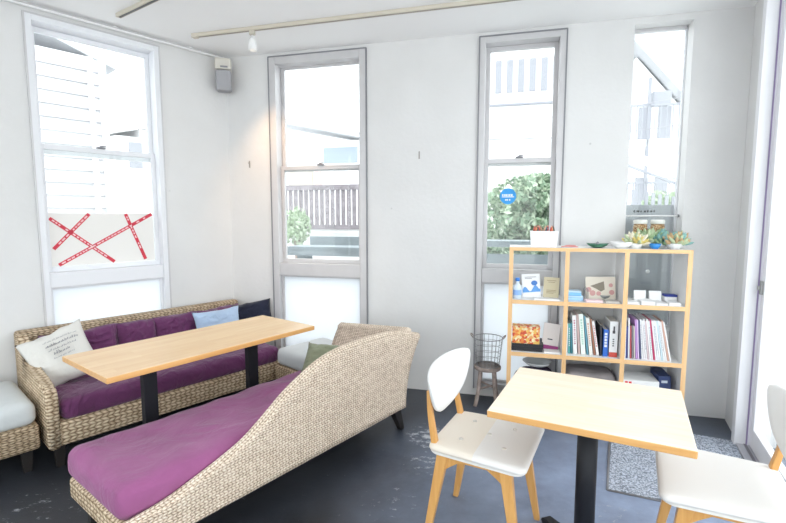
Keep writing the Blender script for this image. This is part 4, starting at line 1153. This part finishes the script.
succulent(.905, .17, 'leafy green succulent behind the blue bowl', 1.75, (Mg[0], Mg[1]), 2, M_pot)
succulent(.985, .165, 'grey-green succulent standing in front of the right jar', 1.7, (Mg[0], Mg[2]), 3, M_pot)
succulent(1.065, .10, 'blue-green and tan succulent at the right end of the shelf top', 1.5, (Mg[2], Mg[1], Mg[4]), 4, M_pot)
o = put('blue_bowl', 'small bright blue bowl in front of the succulents', 'bowl', .935, .055, RT)
obj('bowl', add_lathe(BM(), [(.018, 0), (.030, .014), (.036, .034), (.033, .035), (.026, .016), (.001, .006)], 20), plain('bright_blue_glaze', (.03, .26, .68, 1), .25), o)
for x, lab in ((.885, 'left glass jar of brown granola with a pale lid'), (.995, 'right glass jar of brown granola with a pale lid')):
    o = put('storage_jar', lab, 'jar', x, .245, RT)
    obj('jar_body', lathe([(.040, 0), (.044, .006), (.044, .145), (.040, .158), (.040, .162)], 22), noisy_mat('brown_jar_contents', [(.30, .16, .06, 1), (.45, .28, .12, 1), (.20, .10, .04, 1), (.6, .45, .28, 1)], 130), o)
    obj('jar_lid', lathe([(.043, .1625), (.045, .166), (.045, .186), (.040, .192)], 22), plain('pale_lid', (.74, .74, .70, 1), .4), o)

# ------------------------------------------------------------------ stool with wire basket
sl = empty('wooden_stool', (.728, 3.475, 0), BROT, 'low weathered wooden stool under the wire basket', 'stool')
obj('seat', add_lathe(BM(), [(.096, .275), (.102, .280), (.102, .298), (.097, .304), (.001, .304)], 28), M_greywood, sl)
for k in range(4):
    a = R(45+90*k)
    c_, s_ = math.cos(a), math.sin(a)
    obj('leg', add_tube(BM(), catmull([(c_*.07, s_*.07, .2745), (c_*.080, s_*.080, .18), (c_*.095, s_*.095, .08), (c_*.118, s_*.118, .0)], 4), [.015]*13, 10), M_greywood, sl)
for k in range(2):
    a = R(45+90*k)
    z = .13+.02*k
    obj('stretcher', tube([(math.cos(a)*.082, math.sin(a)*.082, z), (-math.cos(a)*.082, -math.sin(a)*.082, z)], .008), M_greywood, sl)
bk = empty('wire_basket', (.728, 3.475, .3045), BROT, 'round wire basket with two handles standing on the wooden stool', 'basket')
def br(z): return .088+.022*z/.22
bm = BM()
for k in range(20):
    a = 2*PI*k/20
    add_tube(bm, [(br(z)*math.cos(a), br(z)*math.sin(a), z) for z in (.003, .11, .215)], .0016, 5)
obj('uprights', bm, M_steel, bk)
bm = BM()
for z in (.04, .085, .13, .175): add_tube(bm, [(br(z)*math.cos(2*PI*k/28), br(z)*math.sin(2*PI*k/28), z) for k in range(28)], .0016, 5, closed=True)
obj('hoops', bm, M_steel, bk)
for z, r_ in ((.003, .0028), (.217, .0035)): obj('rim', add_tube(BM(), [(br(z)*math.cos(2*PI*k/32), br(z)*math.sin(2*PI*k/32), z) for k in range(32)], r_, 6, closed=True), M_steel, bk)
bm = BM()
for k in range(9):
    y = -.08+.02*k; w = math.sqrt(max(0, .088**2-y*y)); add_tube(bm, [(-w, y, .003), (w, y, .003)], .0014, 5)
obj('base_mesh', bm, M_steel, bk)
for s in (-1, 1):
    obj('handle', tube(catmull([(s*.110, -.03, .217), (s*.128, -.022, .235), (s*.130, 0, .24), (s*.128, .022, .235), (s*.110, .03, .217)], 4), .004, 8), M_greywood, bk)

# grey rounded board standing outside window 4
gb = empty('grey_board', wp(FB, 3.468, .20, .285), BROT, 'grey rounded-top board with small writing behind the narrow right window', 'board')
bm = BM(); w, h, r_ = .188, 1.245, .035
pts = [(-w, 0), (w, 0)]+[(w-r_+r_*math.cos(R(a)), h-r_+r_*math.sin(R(a))) for a in range(0, 91, 15)]+[(-w+r_+r_*math.cos(R(a)), h-r_+r_*math.sin(R(a))) for a in range(90, 181, 15)]
add_prism(bm, pts, 'y', 0, .025); obj('panel', bm, plain('grey_enamel', (.36, .375, .40, 1), .5), gb)
bm = BM(); x = -.12
for w_ in (.012, .02, .008, .0, .014, .010, .018, .008):
    if w_: add_box(bm, x, x+w_, -.001, -.0001, 1.19, 1.19+random.uniform(.008, .018))
    x += w_+.008
obj('writing', bm, plain('ink_black', (.01, .01, .012, 1), .6), gb)
obj('lamp_glint', add_lathe(BM(), [(.016, 0), (.013, .005), (.002, .008)], 14), M_white, gb, loc=(.0, -.001, .74)).rotation_euler = (R(90), 0, 0)  # white dot painting a lamp's reflection onto the board
for s in (-1, 1): obj('leg', box(s*.13-.012, s*.13+.012, .0, .02, -.30, 0), plain('grey_enamel', (.36, .375, .40, 1), .5), gb)
rl = empty('window_rod', wp(FB, W4[0], .06, 1.448), BROT, 'thin white rod across the narrow right window', 'rod')
obj('rod', tube([(.002, 0, 0), (W4[1]-W4[0]-.002, 0, 0)], .005), M_white, rl)
obj('rod_end', add_lathe(BM(), [(.010, 0), (.012, .006), (.006, .012)], 12), M_steel, rl, loc=(W4[1]-W4[0]-.014, 0, 0)).rotation_euler = (0, R(90), 0)

# ------------------------------------------------------------------ outside
M_ground = plain('pale_paving', (.72, .72, .71, 1), .9, var=.1, vscale=1)
g = obj('ground_outside', box(-14, 14, -8, 22, -.35, -.16), M_ground); tag(g, kind='structure')
M_siding = plain('white_siding', (.82, .82, .83, 1), .8)
M_sidingl = plain('siding_joint', (.40, .40, .42, 1), .8)
M_extg = plain('grey_fence_boards', (.29, .26, .28, 1), .8, var=.3, vscale=10)
M_extb = plain('blue_grey_boards', (.26, .30, .32, 1), .8, var=.2, vscale=6)
M_extw = plain('pale_render', (.82, .82, .82, 1), .9)
M_extpale = plain('pale_grey_render', (.30, .31, .34, 1), .9)
M_leafo = plain('garden_leaf', (.27, .39, .26, 1), .6, var=.4, vscale=4)
M_leafo2 = plain('garden_leaf_light', (.50, .60, .44, 1), .6, var=.4, vscale=4)
M_roof = plain('pale_roof', (.48, .49, .51, 1), .8)
M_ewin = plain('blue_grey_glass', (.34, .40, .46, 1), .3)  # blue-grey glass for a window of the house opposite

def house(name, loc, rz, label): return empty(name, loc, rz, label, 'building')
# clapboard house beyond the left window (local frame of left wall)
h1 = house('clapboard_house', wp(FL, 0, 0, 0), LROT, 'white clapboard house wall seen through the left window')
obj('wall', box(-5.0, -.14, 2.6, 5.6, -.16, 3.32), M_siding, h1)
bm = BM()
for k in range(22): add_box(bm, -5.0, -.20, 2.575, 2.599, .07+k*.1465, .07+k*.1465+.010)
obj('siding_battens', bm, M_sidingl, h1)
obj('corner_post', box(-.20, -.12, 2.56, 2.598, -.16, 3.30), M_siding, h1)
bm = BM(); add_prism(bm, [(-5.2, 4.98), (0, 3.23), (0, 3.28), (-5.2, 5.06)], 'y', 2.57, 5.8); obj('roof', bm, M_roof, h1)
obj('downpipe', tube([(-.30, 2.53, 3.3), (-.30, 2.53, 0)], .03), M_siding, h1)
h2 = house('pale_house', wp(FL, 0, 0, 0), LROT, 'pale distant house at the right side of the left window')
obj('wall', box(1.15, 3.4, 6.2, 9, -.16, 3.0), M_extw, h2)
bm = BM(); add_prism(bm, [(1.0, 3.0), (3.6, 3.75), (3.6, 3.83), (1.0, 3.08)], 'y', 6.17, 9.2); obj('roof', bm, M_extw, h2); obj('gable', box(1.6, 3.4, 6.2, 9, 3.0001, 3.17), M_extw, h2)
obj('window', box(1.38, 1.62, 6.17, 6.199, 2.4, 2.9), M_extpale, h2)

# --- beyond back windows, in back wall frame; helper: window view lines are the camera's own
def slat_fence(loc, rz, n, pitch, w, h, z0, label, mat):
    f = empty('slat_fence', loc, rz, label, 'fence')
    for k in range(n):
        obj('fence_board', box(k*pitch, k*pitch+w, 0, .02, z0, z0+h), mat, f)
    obj('top_rail', box(-.05, n*pitch, -.03, -.001, z0+h-.06, z0+h+.02), mat, f)
    obj('bottom_rail', box(-.05, n*pitch, -.03, -.001, z0-.02, z0+.05), mat, f)
    return f
slat_fence(wp(FB, -1.5, 3.0, 0), BROT, 26, .088, .062, .64, 1.26, 'grey board balcony fence beyond the first back window', M_extg)
lw = empty('garden_wall', wp(FB, 0, 0, 0), BROT, 'low white rendered wall below the grey board fence', 'wall')
obj('wall_body', box(-2.0, 1.6, 3.05, 3.3, -.16, 1.18), M_extw, lw); obj('wall_coping', box(-2.05, 1.65, 3.0, 3.35, 1.18, 1.24), M_extw, lw)
bn = empty('garden_bench', wp(FB, 0, 0, 0), BROT, 'weathered blue-grey wooden bench top outside the first back window', 'bench')
obj('seat_board', box(-.10, 1.9, 1.25, 1.60, 1.03, 1.09), M_extb, bn)
obj('back_board', box(-.02, 1.9, 1.70, 1.76, 1.06, 1.19), M_extb, bn)
obj('front_rail', box(-.10, 1.9, 1.22, 1.245, .99, 1.04), M_extb, bn)
for x in (.0, .9, 1.75): obj('leg', box(x, x+.08, 1.3, 1.55, -.16, 1.0295), M_extb, bn)
h3 = house('grey_roofed_house', wp(FB, 0, 0, 0), BROT, 'pale house with a low roof beyond the first back window')
obj('wall', box(-3.4, 1.6, 7.0, 7.7, -.16, 3.25), M_extw, h3)
bm = BM(); add_prism(bm, [(-3.8, 3.95), (-.9, 3.33), (1.7, 3.49), (1.7, 3.39), (-.9, 3.22), (-3.8, 3.82)], 'y', 6.6, 7.9); obj('roof', bm, M_roof, h3)
obj('window', box(-2.05, -1.2, 6.96, 6.999, 2.72, 3.08), M_ewin, h3)
obj('window', box(-3.0, -2.35, 6.96, 6.999, 2.1, 2.6), plain('beige_blind', (.48, .44, .37, 1), .8), h3)
obj('sign', box(-2.3, -2.12, 6.96, 6.999, 2.2, 2.6), plain('red_panel', (.62, .40, .38, 1), .7), h3)
tw = house('white_tower_block', wp(FB, 0, 0, 0), BROT, 'distant white tower at the top right of the first back window')
obj('wall', box(.9, 2.8, 14, 16, -.16, 6.4), M_extw, tw)
obj('window', box(1.05, 1.25, 13.96, 13.999, 4.6, 5.6), M_extpale, tw)
# white building with vertical stripes beyond the second back window
h4 = house('striped_building', wp(FB, 0, 0, 0), BROT, 'white building with vertical bands beyond the second back window')
obj('wall', box(1.8, 4.45, 8.0, 11, -.16, 6.4), M_extw, h4)
for k in range(9):
    obj('window_band', box(1.95+k*.26, 1.95+k*.26+.14, 7.96, 7.999, 4.36, 5.1), M_extpale, h4)
obj('ledge', box(1.8, 4.45, 7.9, 7.999, 3.27, 3.33), M_extw, h4)
obj('ledge', box(1.8, 4.45, 7.9, 7.999, 4.05, 4.09), M_extpale, h4)
# power lines
for (z0, z1, lab) in ((3.15, 3.6, 'thin power line crossing the upper part of the second back window, higher one'), (2.85, 3.1, 'thin power line crossing the second back window, lower one')):
    pl = obj('power_line', tube(catmull([(0, 0, z0), (2, 0, (z0+z1)/2-.12), (4.5, 0, z1)], 5), .008, 6), plain('cable_grey', (.30, .30, .32, 1), .6), loc=wp(FB, 1.9, 5.2, 0), rz=BROT)
    tag(pl, lab, 'power line')
def leafy(name, loc, size, n, label, mats, seed, leaf=.06, stem_h=.6):
    rnd = random.Random(seed)
    t = empty(name, loc, 0, label, 'tree')
    obj('trunk', tube(catmull([(0, 0, -.16), (.03, 0, stem_h*.5), (0, .03, stem_h)], 4), .05, 8), M_greywood, t)
    for j, m in enumerate(mats):
        bm = BM()
        for k in range(n):
            while True:
                p = Vector((rnd.uniform(-1, 1), rnd.uniform(-1, 1), rnd.uniform(-1, 1)))
                if p.length < 1 and (noise.noise(p*2.3+Vector((seed, 0, 0))) > -.12): break
            c = Vector((p.x*size[0], p.y*size[1], stem_h+size[2]*(p.z*.9+.6)))
            a = Vector((rnd.gauss(0, 1), rnd.gauss(0, 1), rnd.gauss(0, .7))).normalized(); b_ = a.orthogonal().normalized()
            b_ = (Matrix.Rotation(rnd.uniform(0, 6), 3, a) @ b_); s = leaf*rnd.uniform(.6, 1.3)
            c_ = a.cross(b_)*.45
            vs = [bm.verts.new(c+b_*s), bm.verts.new(c+c_*s), bm.verts.new(c-b_*s), bm.verts.new(c-c_*s)]
            bm.faces.new(vs)
        obj('foliage', bm, m, t)
    return t
leafy('garden_tree', wp(FB, 2.72, 2.6, 0), (.72, .55, .66), 4200, 'bushy green tree filling the second back window', (M_leafo, M_leafo2), 3, .05, 1.0)
leafy('garden_shrub', wp(FB, 2.2, 1.7, 0), (.3, .25, .25), 700, 'lower green shrub left of the bushy tree', (M_leafo, M_leafo2), 5, .04, .75)
leafy('garden_shrub', wp(FB, -.55, 2.4, 0), (.20, .2, .32), 500, 'small green shrub before the grey board fence', (M_leafo2,), 7, .045, 1.1)
leafy('garden_tree', wp(FB, 5.0, 5.4, 0), (.35, .4, .25), 500, 'pale green tree under the balcony of the apartment building', (M_leafo2,), 9, .07, 1.5)
lg = empty('outdoor_ledge', wp(FB, 0, 0, 0), BROT, 'blue-grey wooden ledge below the tree outside the second back window', 'ledge')
obj('ledge_board', box(2.0, 3.9, 1.0, 1.3, 1.14, 1.20), M_extb, lg); obj('ledge_board', box(2.0, 3.9, 1.02, 1.06, .92, 1.07), M_extb, lg)
for x in (2.1, 3.8): obj('leg', box(x, x+.08, 1.1, 1.2, -.16, 1.139), M_extb, lg)
# apartment building with balconies beyond the narrow window
ap = house('apartment_building', wp(FB, 0, 0, 0), BROT, 'pale apartment building with railed balconies beyond the narrow window')
bm = BM(); add_prism(bm, [(5.0, -.16), (10, -.16), (10, 3.3), (6.2, 3.5), (5.0, 4.95)], 'y', 8.0, 12); obj('wall', bm, M_extw, ap)
bm = BM(); add_prism(bm, [(4.8, 5.25), (6.4, 3.35), (6.5, 3.42), (4.9, 5.35)], 'y', 7.6, 12); obj('roof_edge', bm, plain('pale_gutter', (.50, .51, .53, 1), .8), ap)
for z in (1.3, 2.85):
    b_ = obj('balcony_slab', box(4.7, 5.62, 6.9, 7.999, z, z+.14), M_extw, ap)
    obj('railing_top', box(4.7, 5.62, 6.9, 6.94, z+.80, z+.84), M_extpale, b_)
    for k in range(9): obj('baluster', box(4.71+k*.11, 4.73+k*.11, 6.91, 6.93, z+.14, z+.80), M_extpale, b_)
    obj('window', box(5.1, 5.35, 7.96, 7.999, z+.25, z+1.0), M_extpale, ap); obj('window', box(5.5, 5.75, 7.96, 7.999, z+.25, z+1.0), M_extpale, ap)
obj('balcony_post', box(5.02, 5.07, 6.9, 6.95, 1.3, 4.2), M_extpale, ap)
ac = obj('cooling_unit', add_box(BM(), 5.15, 5.5, 7.1, 7.4, 3.72, 3.98, .02), M_extpale, ap)
st_ = empty('outdoor_stair', wp(FB, 0, 0, 0), BROT, 'pale outdoor stair flight with grey slatted side below the balconies', 'stair')
bm = BM(); add_prism(bm, [(3.9, 2.75), (5.2, 2.05), (5.2, 1.93), (3.9, 2.63)], 'y', 4.8, 4.95); obj('stringer', bm, M_extw, st_)
bm = BM(); add_prism(bm, [(3.9, 2.45), (5.2, 1.9), (5.2, 1.86), (3.9, 2.41)], 'y', 4.8, 4.85); obj('handrail', bm, M_extpale, st_)
for k in range(9): obj('side_slat', box(4.35+k*.1, 4.40+k*.1, 4.83, 4.86, .6, 1.88-.02*k), M_extpale, st_)

# ------------------------------------------------------------------ light and camera
w = bpy.data.worlds.new('overcast_sky'); scene.world = w; w.use_nodes = True
bg = w.node_tree.nodes['Background']; bg.inputs['Color'].default_value = (.93, .965, 1, 1); bg.inputs['Strength'].default_value = 2.2
# daylight portals at the openings, the added rear glazing included, help the renderer find the sky
def portal(F, x0, x1, z0, z1, y, inward):
    d = bpy.data.lights.new('portal', 'AREA'); d.shape = 'RECTANGLE'; d.size = x1-x0; d.size_y = z1-z0; d.cycles.is_portal = True
    o_ = bpy.data.objects.new('window_portal', d); COL.objects.link(o_)
    o_.matrix_world = F @ Matrix.Translation(((x0+x1)/2, y, (z0+z1)/2)) @ Matrix.Rotation(R(-90), 4, 'X')
    return o_
portal(FR, .42, 5.1, .02, 2.8, .15, 1)
portal(FB, W2[0], W2[1], WB, WT, .17, 1); portal(FB, W3[0], W3[1], WB, WT, .17, 1); portal(FB, W4[0], W4[1], .62, 2.775, .17, 1)
portal(FL, LW[0], LW[1], WB, 2.76, .17, 1); portal(FL, -3.6, -2.5, WB, WT, .17, 1)
portal(frame(Vector((.34, -1.5, 0)), PI), .3, 4.2, .1, 2.7, .17, 1)
portal(frame(Vector((-4.2, -1.5, 0)), math.atan2(1.93, -.55)), .25, 1.75, .5, 2.6, .17, 1)

cam = bpy.data.cameras.new('camera'); co = bpy.data.objects.new('camera', cam); COL.objects.link(co)
cam.sensor_width = 36; cam.lens = 463.4/786*36; cam.clip_start = .02; cam.clip_end = 200
co.location = (0, 0, CAM_H); co.rotation_euler = (R(90-5.655), 0, 0)
scene.camera = co
scene.view_settings.view_transform = 'Standard'; scene.view_settings.look = 'None'
scene.view_settings.gamma = 1; scene.view_settings.use_curve_mapping = False
scene.view_settings.exposure = 0.72
scene.cycles.max_bounces = 12; scene.cycles.diffuse_bounces = 8; scene.cycles.transparent_max_bounces = 16
scene.cycles.use_denoising = True
scene.cycles.sample_clamp_indirect = 6
